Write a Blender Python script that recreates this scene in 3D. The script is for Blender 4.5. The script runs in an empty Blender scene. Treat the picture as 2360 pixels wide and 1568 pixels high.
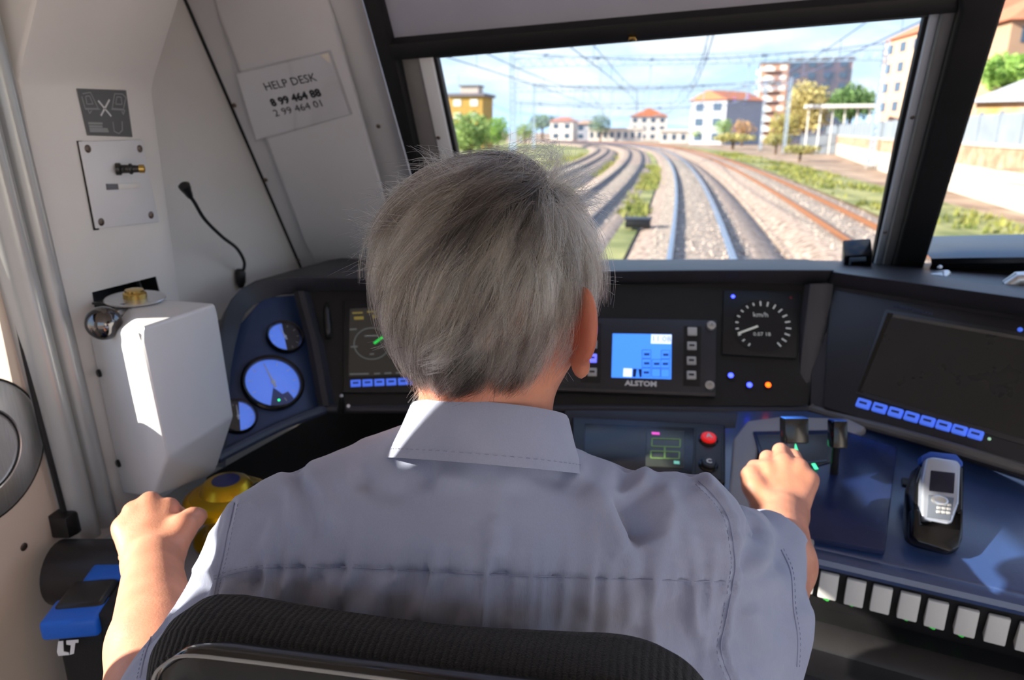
import bpy, bmesh, math, random
import numpy as np
from mathutils import Vector, Matrix
from mathutils.bvhtree import BVHTree

random.seed(7)
RNG = np.random.default_rng(7)
scene = bpy.context.scene
COL = scene.collection

# ---------------------------------------------------------------- camera
FPX = 1650.0
YAW = math.radians(13.3)                 # the camera looks a little to the left of the track
PITCH = math.atan(482.0 / FPX)
CAM = np.array([0.0, 0.0, 2.83])
FWD = np.array([-math.sin(YAW) * math.cos(PITCH), math.cos(YAW) * math.cos(PITCH), -math.sin(PITCH)])
RGT = np.array([math.cos(YAW), math.sin(YAW), 0.0])
UPV = np.cross(RGT, FWD)
cam_data = bpy.data.cameras.new('camera')
cam = bpy.data.objects.new('camera', cam_data)
COL.objects.link(cam)
cam_data.sensor_width = 36.0
cam_data.lens = FPX / 2360.0 * 36.0
cam_data.clip_start = 0.02
cam_data.clip_end = 3000
cam.matrix_world = Matrix(((RGT[0], UPV[0], -FWD[0], CAM[0]), (RGT[1], UPV[1], -FWD[1], CAM[1]),
                           (RGT[2], UPV[2], -FWD[2], CAM[2]), (0, 0, 0, 1)))
cam_data.dof.use_dof = True
cam_data.dof.focus_distance = 0.60
cam_data.dof.aperture_fstop = 7.5
scene.camera = cam

# ---------------------------------------------------------------- colour management
scene.view_settings.view_transform = 'Standard'
scene.view_settings.look = 'None'
scene.view_settings.gamma = 1.0
scene.view_settings.use_curve_mapping = False
scene.view_settings.exposure = 0.9

# ---------------------------------------------------------------- sky and sun
SUN_EL = math.radians(25.0)
SUN_BACK = math.radians(24.0)            # behind the left-hand side of the train
SUN_DIR = np.array([math.cos(SUN_EL) * math.cos(SUN_BACK), math.cos(SUN_EL) * math.sin(SUN_BACK), -math.sin(SUN_EL)])
sun_data = bpy.data.lights.new('sun', 'SUN')
sun_data.energy = 8.2
sun_data.angle = math.radians(0.6)
sun_data.color = (1.0, 0.91, 0.78)
sun = bpy.data.objects.new('sun', sun_data)
COL.objects.link(sun)
sun.rotation_euler = Vector(SUN_DIR).to_track_quat('-Z', 'Y').to_euler()

world = bpy.data.worlds.new('sky')
scene.world = world
world.use_nodes = True
wn, wl = world.node_tree.nodes, world.node_tree.links
wn.clear()
w_out = wn.new('ShaderNodeOutputWorld')
w_bg = wn.new('ShaderNodeBackground')
w_bg.inputs['Strength'].default_value = 0.9
w_geo = wn.new('ShaderNodeTexCoord')
w_sep = wn.new('ShaderNodeSeparateXYZ')
wl.new(w_geo.outputs['Generated'], w_sep.inputs[0])
w_ramp = wn.new('ShaderNodeValToRGB')
e = w_ramp.color_ramp.elements
e[0].position, e[0].color = 0.0, (0.56, 0.70, 0.82, 1)
e[1].position, e[1].color = 1.0, (0.13, 0.32, 0.85, 1)
m_ = w_ramp.color_ramp.elements.new(0.12); m_.color = (0.44, 0.64, 0.86, 1)
m_ = w_ramp.color_ramp.elements.new(0.38); m_.color = (0.20, 0.44, 0.95, 1)
wl.new(w_sep.outputs['Z'], w_ramp.inputs[0])
w_map = wn.new('ShaderNodeMapping')
w_map.inputs['Scale'].default_value = (1.0, 1.0, 3.2)
wl.new(w_geo.outputs['Generated'], w_map.inputs[0])
w_noise = wn.new('ShaderNodeTexNoise')
w_noise.inputs['Scale'].default_value = 4.0
w_noise.inputs['Detail'].default_value = 6.0
w_noise.inputs['Roughness'].default_value = 0.6
wl.new(w_map.outputs[0], w_noise.inputs['Vector'])
w_cr = wn.new('ShaderNodeValToRGB')
w_cr.color_ramp.elements[0].position = 0.42
w_cr.color_ramp.elements[1].position = 0.66
wl.new(w_noise.outputs['Fac'], w_cr.inputs[0])
w_mix = wn.new('ShaderNodeMix'); w_mix.data_type = 'RGBA'
wl.new(w_cr.outputs[0], w_mix.inputs['Factor'])
wl.new(w_ramp.outputs[0], w_mix.inputs['A'])
w_mix.inputs['B'].default_value = (0.86, 0.90, 0.95, 1)
wl.new(w_mix.outputs['Result'], w_bg.inputs['Color'])
wl.new(w_bg.outputs[0], w_out.inputs[0])

# ---------------------------------------------------------------- geometry helpers
def arr(*a):
    return np.array(a[0] if len(a) == 1 else a, float)
def nrm(v):
    v = np.asarray(v, float)
    return v / (np.linalg.norm(v) + 1e-12)
def ray(px, py):
    return FWD + RGT * (px - 1180.0) / FPX + UPV * (784.0 - py) / FPX
def at(px, py, d):                        # the point of the place seen at that pixel, d metres down the view
    return CAM + ray(px, py) * d
def on_plane(px, py, p, n):
    r = ray(px, py)
    return CAM + r * (np.dot(np.asarray(p) - CAM, n) / np.dot(r, n))
def on_x(px, py, x):
    return on_plane(px, py, (x, 0, 0), arr(1, 0, 0))
def on_y(px, py, y):
    return on_plane(px, py, (0, y, 0), arr(0, 1, 0))
def on_z(px, py, z):
    return on_plane(px, py, (0, 0, z), arr(0, 0, 1))

class Plane:
    """a real flat face of the cab: origin, two axes and the normal towards the driver"""
    def __init__(s, o, n, u=(1, 0, 0)):
        s.o = np.asarray(o, float); s.n = nrm(n)
        if np.dot(s.n, CAM - s.o) < 0: s.n = -s.n
        u = np.asarray(u, float); s.u = nrm(u - s.n * np.dot(u, s.n)); s.v = np.cross(s.n, s.u)
    @staticmethod
    def three(a, b, c):
        return Plane(a, np.cross(np.asarray(b) - a, np.asarray(c) - a), np.asarray(b) - a)
    def hit(s, px, py, h=0.0):
        return on_plane(px, py, s.o + s.n * h, s.n)
    def P(s, a, b, h=0.0):
        return s.o + s.u * a + s.v * b + s.n * h
    def frame_at(s, px, py, h=0.0):
        return Plane2(s.hit(px, py, h), s.u, s.v, s.n)
    def scale_at(s, px, py):              # metres per pixel there
        return float(np.dot(s.hit(px, py) - CAM, FWD)) / FPX
class Plane2:
    def __init__(s, o, u, v, n):
        s.o, s.u, s.v, s.n = np.asarray(o, float), nrm(u), nrm(v), nrm(n)
    def P(s, a, b, h=0.0):
        return s.o + s.u * a + s.v * b + s.n * h
    def moved(s, a, b, h=0.0):
        return Plane2(s.P(a, b, h), s.u, s.v, s.n)
    def turned(s, ang):
        c, q = math.cos(ang), math.sin(ang)
        return Plane2(s.o, s.u * c + s.v * q, s.v * c - s.u * q, s.n)
WORLD = Plane2((0, 0, 0), (1, 0, 0), (0, 1, 0), (0, 0, 1))
def axis_frame(o, n, u=(1, 0, 0)):
    n = nrm(n); u = np.asarray(u, float)
    if abs(np.dot(nrm(u), n)) > 0.95: u = arr(0, 1, 0.1)
    u = nrm(u - n * np.dot(u, n))
    return Plane2(o, u, np.cross(n, u), n)

class MB:
    """collects shapes and links them as ONE mesh object"""
    def __init__(s):
        s.v, s.f = [], []
    def add(s, vs, fs):
        k = len(s.v)
        s.v += [tuple(map(float, p)) for p in vs]
        s.f += [tuple(i + k for i in f) for f in fs]
        return s
    def bm(s, b):
        b.verts.ensure_lookup_table(); b.verts.index_update()
        s.add([v.co for v in b.verts], [[v.index for v in f.verts] for f in b.faces]); b.free()
        return s
    def box(s, fr, a, b, c, bev=0.0, seg=2):
        """a=(a0,a1) along u, b along v, c along n of the frame"""
        vs = [fr.P(x, y, z) for z in c for y in b for x in a]
        fs = [(0, 2, 3, 1), (4, 5, 7, 6), (0, 1, 5, 4), (2, 6, 7, 3), (0, 4, 6, 2), (1, 3, 7, 5)]
        return s.solid(vs, fs, bev, seg)
    def solid(s, vs, fs, bev=0.0, seg=2):
        if bev <= 0: return s.add(vs, fs)
        b = bmesh.new()
        bv = [b.verts.new(tuple(map(float, p))) for p in vs]
        for f in fs: b.faces.new([bv[i] for i in f])
        bmesh.ops.recalc_face_normals(b, faces=b.faces)
        bmesh.ops.bevel(b, geom=list(b.edges), offset=bev, segments=seg, profile=0.5, affect='EDGES', clamp_overlap=True)
        return s.bm(b)
    def prism(s, pts, vec, bev=0.0, seg=2):
        """planar polygon pushed along vec"""
        n = len(pts); vec = np.asarray(vec, float)
        vs = [np.asarray(p, float) for p in pts] + [np.asarray(p, float) + vec for p in pts]
        fs = [tuple(range(n - 1, -1, -1)), tuple(range(n, 2 * n))] + [(i, (i + 1) % n, n + (i + 1) % n, n + i) for i in range(n)]
        return s.solid(vs, fs, bev, seg)
    def hull(s, pts, bev=0.0, seg=2):
        b = bmesh.new()
        for p in pts: b.verts.new(tuple(map(float, p)))
        r = bmesh.ops.convex_hull(b, input=b.verts)
        dead = [g for g in list(r['geom_interior']) + list(r['geom_unused']) if isinstance(g, bmesh.types.BMVert) and g.is_valid]
        if dead: bmesh.ops.delete(b, geom=list(set(dead)), context='VERTS')
        bmesh.ops.dissolve_limit(b, angle_limit=0.06, verts=b.verts, edges=b.edges)
        if bev > 0: bmesh.ops.bevel(b, geom=list(b.edges), offset=bev, segments=seg, profile=0.5, affect='EDGES', clamp_overlap=True)
        return s.bm(b)
    def tube(s, path, r, n=8, cap=True):
        path = [np.asarray(p, float) for p in path]
        m = len(path); rr = [r] * m if np.isscalar(r) else list(r)
        up = None; vs = []
        for i, p in enumerate(path):
            t = nrm(path[min(i + 1, m - 1)] - path[max(i - 1, 0)])
            if up is None:
                a = arr(0, 0, 1) if abs(t[2]) < 0.9 else arr(1, 0, 0)
                up = nrm(np.cross(t, a))
            up = nrm(up - t * np.dot(up, t)); w = np.cross(t, up)
            for k in range(n):
                q = 2 * math.pi * k / n
                vs.append(p + (up * math.cos(q) + w * math.sin(q)) * rr[i])
        fs = [(i * n + k, i * n + (k + 1) % n, (i + 1) * n + (k + 1) % n, (i + 1) * n + k) for i in range(m - 1) for k in range(n)]
        if cap: fs += [tuple(range(n - 1, -1, -1)), tuple((m - 1) * n + k for k in range(n))]
        return s.add(vs, fs)
    def lathe(s, fr, prof, n=32, sx=1.0, sy=1.0, cap=True):
        """prof = [(radius, height)] round the n axis of the frame"""
        vs, fs = [], []
        for r, h in prof:
            for k in range(n):
                q = 2 * math.pi * k / n
                vs.append(fr.P(r * math.cos(q) * sx, r * math.sin(q) * sy, h))
        m = len(prof)
        fs = [(i * n + k, i * n + (k + 1) % n, (i + 1) * n + (k + 1) % n, (i + 1) * n + k) for i in range(m - 1) for k in range(n)]
        if cap and prof[0][0] > 1e-6: fs.append(tuple(range(n - 1, -1, -1)))
        if cap and prof[-1][0] > 1e-6: fs.append(tuple((m - 1) * n + k for k in range(n)))
        return s.add(vs, fs)
    def ball(s, c, r, n=16, m=10):
        r = arr(r, r, r) if np.isscalar(r) else arr(r)
        vs, fs = [], []
        for i in range(m + 1):
            a = math.pi * i / m
            for k in range(n):
                q = 2 * math.pi * k / n
                vs.append(np.asarray(c) + r * arr(math.sin(a) * math.cos(q), math.sin(a) * math.sin(q), math.cos(a)))
        fs = [(i * n + k, (i + 1) * n + k, (i + 1) * n + (k + 1) % n, i * n + (k + 1) % n) for i in range(m) for k in range(n)]
        return s.add(vs, fs)
    def loft(s, rows, close=False):
        k, n = len(rows), len(rows[0])
        vs = [p for r in rows for p in r]
        m = n if close else n - 1
        fs = [(i * n + j, i * n + (j + 1) % n, (i + 1) * n + (j + 1) % n, (i + 1) * n + j) for i in range(k - 1) for j in range(m)]
        return s.add(vs, fs)
    def build(s, name, mat, parent=None, angle=35, smooth=True, merge=True):
        me = bpy.data.meshes.new(name)
        b = bmesh.new()
        off = ORG.get(parent.name, np.zeros(3)) if parent else np.zeros(3)
        bv = [b.verts.new((p[0] - off[0], p[1] - off[1], p[2] - off[2])) for p in s.v]
        for f in s.f:
            if len(set(f)) > 2:
                try: b.faces.new([bv[i] for i in f])
                except ValueError: pass
        if merge: bmesh.ops.remove_doubles(b, verts=b.verts, dist=1e-6)
        bmesh.ops.recalc_face_normals(b, faces=b.faces)
        b.to_mesh(me); b.free()
        return finish(name, me, mat, parent, angle, smooth)
ORG = {}
def finish(name, me, mat, parent=None, angle=35, smooth=True):
    if mat: me.materials.append(mat)
    if smooth:
        me.shade_smooth()
        if angle and angle < 170: me.set_sharp_from_angle(angle=math.radians(angle))
    o = bpy.data.objects.new(name, me)
    COL.objects.link(o)
    if parent:
        o.parent = parent
        ORG[o.name] = ORG.get(parent.name, np.zeros(3))
    else:
        ORG[o.name] = np.zeros(3)
    return o
def raw_mesh(name, V, Fc, mat, parent=None, angle=0):
    me = bpy.data.meshes.new(name)
    off = ORG.get(parent.name, np.zeros(3)) if parent else np.zeros(3)
    V = np.asarray(V, float) - off
    Fc = np.asarray(Fc, np.int32)
    k = Fc.shape[1]
    me.vertices.add(len(V)); me.vertices.foreach_set('co', V.astype(np.float32).ravel())
    me.loops.add(Fc.size); me.loops.foreach_set('vertex_index', Fc.ravel())
    me.polygons.add(len(Fc)); me.polygons.foreach_set('loop_start', np.arange(0, Fc.size, k, dtype=np.int32))
    me.polygons.foreach_set('loop_total', np.full(len(Fc), k, np.int32))
    me.update(calc_edges=True); me.validate()
    return finish(name, me, mat, parent, angle or 180)
def tag(o, label=None, cat=None, group=None, kind=None):
    if label: o['label'] = label
    if cat: o['category'] = cat
    if group: o['group'] = group
    if kind: o['kind'] = kind
    return o
def thing(name, label, cat, loc, group=None):
    o = bpy.data.objects.new(name, None)
    o.empty_display_size = 0.05
    COL.objects.link(o)
    o.location = tuple(map(float, loc)); ORG[o.name] = np.asarray(loc, float)
    return tag(o, label, cat, group)
def structure(o):
    o['kind'] = 'structure'
    return o
def place(me, name, fr, parent=None, scale=(1, 1, 1)):
    """another object on the same mesh data, set on a frame"""
    o = bpy.data.objects.new(name, me)
    COL.objects.link(o)
    off = ORG.get(parent.name, np.zeros(3)) if parent else np.zeros(3)
    p = fr.o - off
    M = Matrix(((fr.u[0], fr.v[0], fr.n[0], p[0]), (fr.u[1], fr.v[1], fr.n[1], p[1]), (fr.u[2], fr.v[2], fr.n[2], p[2]), (0, 0, 0, 1)))
    o.matrix_basis = M @ Matrix.Diagonal((*scale, 1))
    if parent: o.parent = parent
    ORG[o.name] = fr.o
    return o
def mesh_only(mb, name, mat, angle=35):
    o = mb.build(name, mat, None, angle)
    me = o.data
    bpy.data.objects.remove(o)
    return me
def letters(txt, fr, size, mat, parent, name='lettering', h=0.0004, align='CENTER', stretch=1.0, bold=0.0):
    cu = bpy.data.curves.new('txt', 'FONT')
    cu.body = txt; cu.size = size; cu.align_x = align; cu.align_y = 'CENTER'
    cu.extrude = h; cu.offset = bold; cu.resolution_u = 2
    o = bpy.data.objects.new('txt', cu)
    COL.objects.link(o)
    dg = bpy.context.evaluated_depsgraph_get()
    me = bpy.data.meshes.new_from_object(o.evaluated_get(dg))
    bpy.data.objects.remove(o); bpy.data.curves.remove(cu)
    me.name = name
    off = ORG.get(parent.name, np.zeros(3)) if parent else np.zeros(3)
    for v in me.vertices:
        p = fr.P(v.co.x * stretch, v.co.y, v.co.z + h) - off
        v.co = p
    me.update()
    me.materials.clear()
    return finish(name, me, mat, parent, 30, False)

# ---------------------------------------------------------------- materials
def lin(r, g, b):
    f = lambda c: (c / 255) / 12.92 if c / 255 <= 0.04045 else ((c / 255 + 0.055) / 1.055) ** 2.4
    return (f(r), f(g), f(b))
MATS = {}
def mat(name, rgb, rough=0.5, metal=0.0, var=0.12, vscale=14.0, bump=0.0, bscale=120.0, spec=0.5, emit=0.0, emit_rgb=None,
        coat=0.0, coat_rough=0.1, rgb2=None, sss=0.0, stretch=None, detail=4.0, sheen=0.0, rvar=0.1, transl=0.0):
    """Principled material with a noise-driven colour, roughness and relief"""
    if name in MATS: return MATS[name]
    m = bpy.data.materials.new(name); m.use_nodes = True
    N, L = m.node_tree.nodes, m.node_tree.links
    b = N['Principled BSDF']
    c = lin(*rgb)
    tc = N.new('ShaderNodeTexCoord')
    vec = tc.outputs['Object']
    if stretch:
        mp = N.new('ShaderNodeMapping'); mp.inputs['Scale'].default_value = stretch
        L.new(vec, mp.inputs[0]); vec = mp.outputs[0]
    nz = N.new('ShaderNodeTexNoise'); nz.inputs['Scale'].default_value = vscale; nz.inputs['Detail'].default_value = detail
    L.new(vec, nz.inputs['Vector'])
    rp = N.new('ShaderNodeValToRGB')
    c2 = lin(*rgb2) if rgb2 else c
    k = var
    rp.color_ramp.elements[0].position = 0.3; rp.color_ramp.elements[1].position = 0.7
    rp.color_ramp.elements[0].color = (*[x * (1 - k) for x in c], 1)
    rp.color_ramp.elements[1].color = (*[min(1, x * (1 + k)) for x in c2], 1)
    L.new(nz.outputs['Fac'], rp.inputs[0]); L.new(rp.outputs[0], b.inputs['Base Color'])
    mr = N.new('ShaderNodeMapRange')
    mr.inputs['To Min'].default_value = max(0.02, rough - rvar * rough); mr.inputs['To Max'].default_value = min(1, rough + rvar * rough)
    L.new(nz.outputs['Fac'], mr.inputs[0]); L.new(mr.outputs[0], b.inputs['Roughness'])
    b.inputs['Metallic'].default_value = metal
    b.inputs['Specular IOR Level'].default_value = spec
    if coat: b.inputs['Coat Weight'].default_value = coat; b.inputs['Coat Roughness'].default_value = coat_rough
    if sheen: b.inputs['Sheen Weight'].default_value = sheen
    if sss:
        b.inputs['Subsurface Weight'].default_value = sss
        b.inputs['Subsurface Radius'].default_value = (0.012, 0.005, 0.003)
        b.inputs['Subsurface Scale'].default_value = 0.6
    if emit:
        b.inputs['Emission Color'].default_value = (*lin(*(emit_rgb or rgb)), 1)
        b.inputs['Emission Strength'].default_value = emit
    if bump:
        n2 = N.new('ShaderNodeTexNoise'); n2.inputs['Scale'].default_value = bscale; n2.inputs['Detail'].default_value = 3
        L.new(vec, n2.inputs['Vector'])
        bp = N.new('ShaderNodeBump'); bp.inputs['Strength'].default_value = bump; bp.inputs['Distance'].default_value = 0.002
        L.new(n2.outputs['Fac'], bp.inputs['Height']); L.new(bp.outputs[0], b.inputs['Normal'])
    if transl:
        tr = N.new('ShaderNodeBsdfTranslucent'); mx = N.new('ShaderNodeMixShader')
        L.new(rp.outputs[0], tr.inputs[0]); mx.inputs[0].default_value = transl
        L.new(b.outputs[0], mx.inputs[1]); L.new(tr.outputs[0], mx.inputs[2])
        L.new(mx.outputs[0], N['Material Output'].inputs[0])
    MATS[name] = m
    return m
def glass_mat(name, tint=(0.96, 0.98, 0.98), refl=0.06, rough=0.0):
    m = bpy.data.materials.new(name); m.use_nodes = True
    N, L = m.node_tree.nodes, m.node_tree.links
    N.clear()
    out = N.new('ShaderNodeOutputMaterial'); mx = N.new('ShaderNodeMixShader')
    tr = N.new('ShaderNodeBsdfTransparent'); gl = N.new('ShaderNodeBsdfGlossy'); lw = N.new('ShaderNodeLayerWeight'); pw = N.new('ShaderNodeMath'); mr = N.new('ShaderNodeMapRange')
    pw.operation = 'POWER'; pw.inputs[1].default_value = 5.0
    L.new(lw.outputs['Facing'], pw.inputs[0]); L.new(pw.outputs[0], mr.inputs[0])
    mr.inputs['To Min'].default_value = 0.02 + refl * .3; mr.inputs['To Max'].default_value = 0.7
    tr.inputs[0].default_value = (*tint, 1); gl.inputs['Roughness'].default_value = rough
    L.new(mr.outputs[0], mx.inputs[0]); L.new(tr.outputs[0], mx.inputs[1]); L.new(gl.outputs[0], mx.inputs[2])
    L.new(mx.outputs[0], out.inputs[0])
    MATS[name] = m
    return m

M_WHITE = mat('white_panel', (232, 228, 223), 0.32, var=0.03, vscale=5, coat=0.25, coat_rough=0.15)
M_WHITE2 = mat('white_box_paint', (228, 227, 228), 0.35, var=0.02, vscale=8)
M_CREAM = mat('cream_door_paint', (222, 204, 188), 0.4, var=0.04, vscale=5)
M_GREYP = mat('grey_pillar_paint', (202, 200, 202), 0.42, var=0.05, vscale=4, bump=0.05, bscale=300)
M_GREYH = mat('header_grey', (182, 182, 196), 0.55, var=0.05, vscale=6, bump=0.1, bscale=200)
M_COLUMN = mat('column_grey', (176, 178, 178), 0.30, metal=0.35, var=0.05, vscale=5)
M_BLACKR = mat('black_rubber', (17, 17, 18), 0.6, var=0.2)
M_BLACKP = mat('black_plastic', (22, 21, 23), 0.42, var=0.2, bump=0.12, bscale=500)
M_BLACKG = mat('black_gloss', (10, 10, 12), 0.18, var=0.2)
M_DESK = mat('desk_dark', (44, 42, 47), 0.46, var=0.12, bump=0.15, bscale=700)
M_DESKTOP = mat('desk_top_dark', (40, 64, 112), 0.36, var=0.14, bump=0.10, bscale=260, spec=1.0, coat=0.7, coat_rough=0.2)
M_DESKGREY = mat('desk_grey', (150, 148, 150), 0.5, var=0.05, bump=0.1, bscale=500)
M_FASCIA = mat('fascia_black', (13, 13, 14), 0.5, var=0.2)
M_STEEL = mat('brushed_steel', (205, 205, 205), 0.34, metal=.8, var=0.08, vscale=30, stretch=(1, 12, 1))
M_CHROME = mat('chrome', (215, 215, 215), 0.08, metal=1.0, var=0.03)
M_DCHROME = mat('dark_chrome', (112, 110, 110), 0.08, metal=1.0, var=0.05)
M_SCREW = mat('screw_metal', (120, 105, 95), 0.4, metal=0.9, var=0.2)
M_BRASS = mat('brass', (205, 170, 95), 0.25, metal=1.0, var=0.08)
M_GOLD = mat('gold_anodised', (224, 170, 12), 0.26, metal=0.85, var=0.06)
M_DARKSTEEL = mat('dark_steel', (70, 68, 66), 0.35, metal=0.8, var=0.1)
M_GLASS = glass_mat('window_glass')
M_LETW = mat('letter_white', (225, 225, 225), 0.6, var=0.02)
M_LETK = mat('letter_black', (30, 29, 32), 0.6, var=0.05)
# ================================================================ the cab shell
FLOOR_Z, CEIL_Z = 1.50, 3.42
XL, XR = -0.95, 1.98
W = Plane((0, 1.85, 2.46), np.cross([1, 0, 0], [0, -0.5, 0.62]), (1, 0, 0))      # the raked windscreen
def slab(px, plane, h, thick, bev=0.0, seg=2, mb=None):
    """a panel whose face lies h above the plane and which is thick behind it"""
    mb = mb or MB()
    return mb.prism([plane.hit(x, y, h) for x, y in px], -plane.n * thick, bev, seg)
def screw(fr, r, parent, m=None, name='screw'):
    mb = MB().lathe(fr, [(r * 1.15, -0.0004), (r * 1.15, 0.0006), (r * 0.8, 0.0016), (r * 0.45, 0.0017), (r * 0.40, 0.0007), (0, 0.0007)], 14)
    return mb.build(name, m or M_SCREW, parent)

M_FLOOR = mat('floor_lino', (160, 155, 150), 0.6, var=0.1, vscale=20)
floor = structure(MB().box(WORLD, (XL - .05, XR + .05), (-1.6, 1.9), (FLOOR_Z - .05, FLOOR_Z)).build('floor', M_FLOOR))
ceiling = structure(MB().box(WORLD, (XL - .05, XR + .05), (-1.6, 1.30), (CEIL_Z, CEIL_Z + .04)).build('ceiling', M_WHITE))

# ---- left wall ahead of the door: the panel with the microphone, cut along the raked seam
yz = lambda pts, x: [(x, y, z) for y, z in pts]
wall_left = structure(MB().prism(yz([(0.78, FLOOR_Z), (1.80, FLOOR_Z), (1.78, 2.30), (1.662, 2.469), (1.307, 3.07), (1.10, CEIL_Z), (0.78, CEIL_Z)], XL), (-.05, 0, 0), .002).build('wall_left', M_WHITE))
MB().tube([arr(XL + .001, 1.78, 2.27), arr(XL + .001, 1.662, 2.469), arr(XL + .001, 1.307, 3.07), arr(XL + .001, 1.20, 3.25)], .004, 6).build('seam', M_BLACKR, wall_left)

# ---- corner panel between the left wall and the windscreen
a0, a1 = on_x(425, 0, XL), on_x(700, 637, XL)
c0, c1 = W.hit(835, 0), W.hit(1016, 655)
a9, c9 = a0 + (a0 - a1) * .45, c0 + (c0 - c1) * .45
b9 = a1 + (a1 - a0) * .35; d9 = c1 + (c1 - c0) * .35
corner_n = nrm(np.cross(c0 - a1, a0 - a1)); corner = Plane(a1, corner_n, c0 - a1)
rows = [[a9, c9], [a0, c0], [a1, c1], [b9, d9]]
back = [[p - corner.n * .04 for p in r] for r in rows]
mb = MB().loft(rows); mb.loft(back)
mb.add([r[0] for r in rows] + [r[0] for r in back], [(0, 1, 5, 4), (1, 2, 6, 5), (2, 3, 7, 6)])
mb.add([r[1] for r in rows] + [r[1] for r in back], [(0, 1, 5, 4), (1, 2, 6, 5), (2, 3, 7, 6)])
wall_corner = structure(mb.build('wall_corner', M_GREYP))
# raised pad with soft borders
pad = [(478, -60), (735, -60), (775, 60), (878, 430), (905, 560), (905, 660), (752, 660), (702, 560), (500, 30)]
slab(pad, corner, .010, .016, .006, 3).build('raised_panel', M_GREYP, wall_corner)
for q in [(540, 243), (612, 415), (687, 600), (872, 291)]:
    screw(corner.frame_at(*q, h=.002), .0042, wall_corner)

# ---- windscreen surround
wall_front = structure(slab([(899, 104), (2182, -9), (2262, -330), (800, -330)], W, .028, .05, .004).build('wall_front', M_GREYH))
mb = slab([(777, -200), (832, -200), (878, 0), (905, 104), (968, 395), (1033, 665), (1022, 665), (945, 400), (833, 0)], W, .045, .06, .006)
trim_1 = structure(mb.build('trim_1', M_BLACKR))
slab([(893, 103), (2215, -14), (2228, 31), (905, 143)], W, .050, .06, .006).build('header_bar', M_BLACKR, trim_1)
MB().box(W.frame_at(1458, 86, .050), (-.007, .007), (-.005, .005), (-.004, .008), .003).build('blind_latch', M_BRASS, trim_1)
window_1 = structure(slab([(985, 120), (2150, 25), (2000, 690), (1115, 690)], W, .002, .006).build('window_1', M_GLASS))
slab([(911, 128), (968, 124), (1020, 375), (1087, 665), (1032, 665), (965, 395)], W, .014, .03, .003).build('frame', mat('reveal_grey', (128, 124, 122), .5), window_1)
fr_w = slab([(962, 126), (993, 124), (1046, 375), (1111, 665), (1082, 665), (1016, 375)], W, .020, .034, .003).build('frame_strip', M_WHITE2, window_1)
screw(W.frame_at(1010, 318, .021), .004, fr_w)
slab([(991, 122), (1004, 121), (1058, 375), (1126, 680), (1110, 680), (1045, 375)], W, .012, .02, .002).build('gasket', M_BLACKR, window_1)
slab([(990, 125), (2150, 29), (2152, 40), (990, 137)], W, .012, .02, .002).build('gasket', mat('gasket_grey', (70, 74, 76), .5), window_1)
slab([(2132, 30), (2149, 29), (2078, 330), (2010, 640), (2002, 640), (2064, 330)], W, .012, .02, .002).build('gasket', M_BLACKR, window_1)
M_STRIP = mat('strip_blue_grey', (186, 192, 202), .35, var=.04)
fr_r = slab([(2147, 28), (2178, 26), (2109, 330), (2030, 645), (2008, 645), (2078, 330)], W, .024, .034, .003).build('frame_strip', M_STRIP, window_1)
for q in [(2103, 271), (2040, 536)]: screw(W.frame_at(*q, .025), .0032, fr_r)
trim_2 = structure(slab([(2206, -60), (2345, -60), (2322, 0), (2139, 592), (2126, 630), (2056, 630), (2064, 600), (2210, 30)], W, .060, .08, .008, 3).build('trim_2', M_BLACKR))
slab([(2174, 20), (2222, 10), (2072, 590), (2128, 612), (2132, 652), (2020, 652), (2030, 632)], W, .040, .055, .006).build('pillar_cover', mat('pillar_grey', (104, 104, 106), .5), trim_2)
window_2 = structure(slab([(2240, -320), (2900, -380), (2760, 760), (2060, 700)], W, -.004, .006).build('window_2', M_GLASS))
slab([(2262, -330), (2182, -9), (2345, -60), (2900, -120), (2980, -420)], W, .024, .04, .004).build('header_bar', M_BLACKR, window_2)
# below the glass, the front bulkhead behind the desk
bulk = [W.P(XL + .0, -.02), W.P(XR, -.02), W.P(XR, -.10), W.P(XL, -.10)]
wall_bulk = structure(MB().box(WORLD, (XL, XR), (1.86, 1.92), (FLOOR_Z, 2.44)).build('wall_front_lower', M_GREYP))

# ---- cabinet on the left wall, with the recess for the hand valve
prof = [(-.95, 2.19), (-.88, 2.19), (-.88, 2.895), (-.872, 2.915), (-.80, 3.045), (-.60, CEIL_Z), (-.95, CEIL_Z)]
cab_o = MB().prism([(x, .84, z) for x, z in prof], (0, .26, 0), .007, 3).build('cabinet', M_WHITE)
rc = [on_x(212, 674, -.88), on_x(360, 637, -.88), on_x(375, 700, -.88), on_x(222, 735, -.88)]
cut = MB().prism([p + arr(.02, 0, 0) for p in rc], (-.085, 0, 0)).build('cut', None)
md = cab_o.modifiers.new('hole', 'BOOLEAN'); md.object = cut; md.solver = 'EXACT'
dg = bpy.context.evaluated_depsgraph_get()
me2 = bpy.data.meshes.new_from_object(cab_o.evaluated_get(dg))
cab_o.modifiers.clear(); old = cab_o.data; cab_o.data = me2; bpy.data.meshes.remove(old); bpy.data.objects.remove(cut)
me2.shade_smooth(); me2.set_sharp_from_angle(angle=math.radians(28))
tag(cab_o, 'white moulded wall cabinet with a black opening, beside the grey door column', 'cabinet')
MB().prism([p - arr(.064, 0, 0) for p in rc], (.002, 0, 0)).build('recess_lining', M_BLACKP, cab_o)
for i in range(4):
    p, q = rc[i], rc[(i + 1) % 4]
    ins = np.mean(rc, 0)
    sh = lambda v: v + (ins - v) * .012
    MB().add([sh(p) - arr(.001, 0, 0), sh(q) - arr(.001, 0, 0), sh(q) - arr(.067, 0, 0), sh(p) - arr(.067, 0, 0)], [(0, 1, 2, 3)]).build('recess_lining', M_BLACKP, cab_o)

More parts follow.
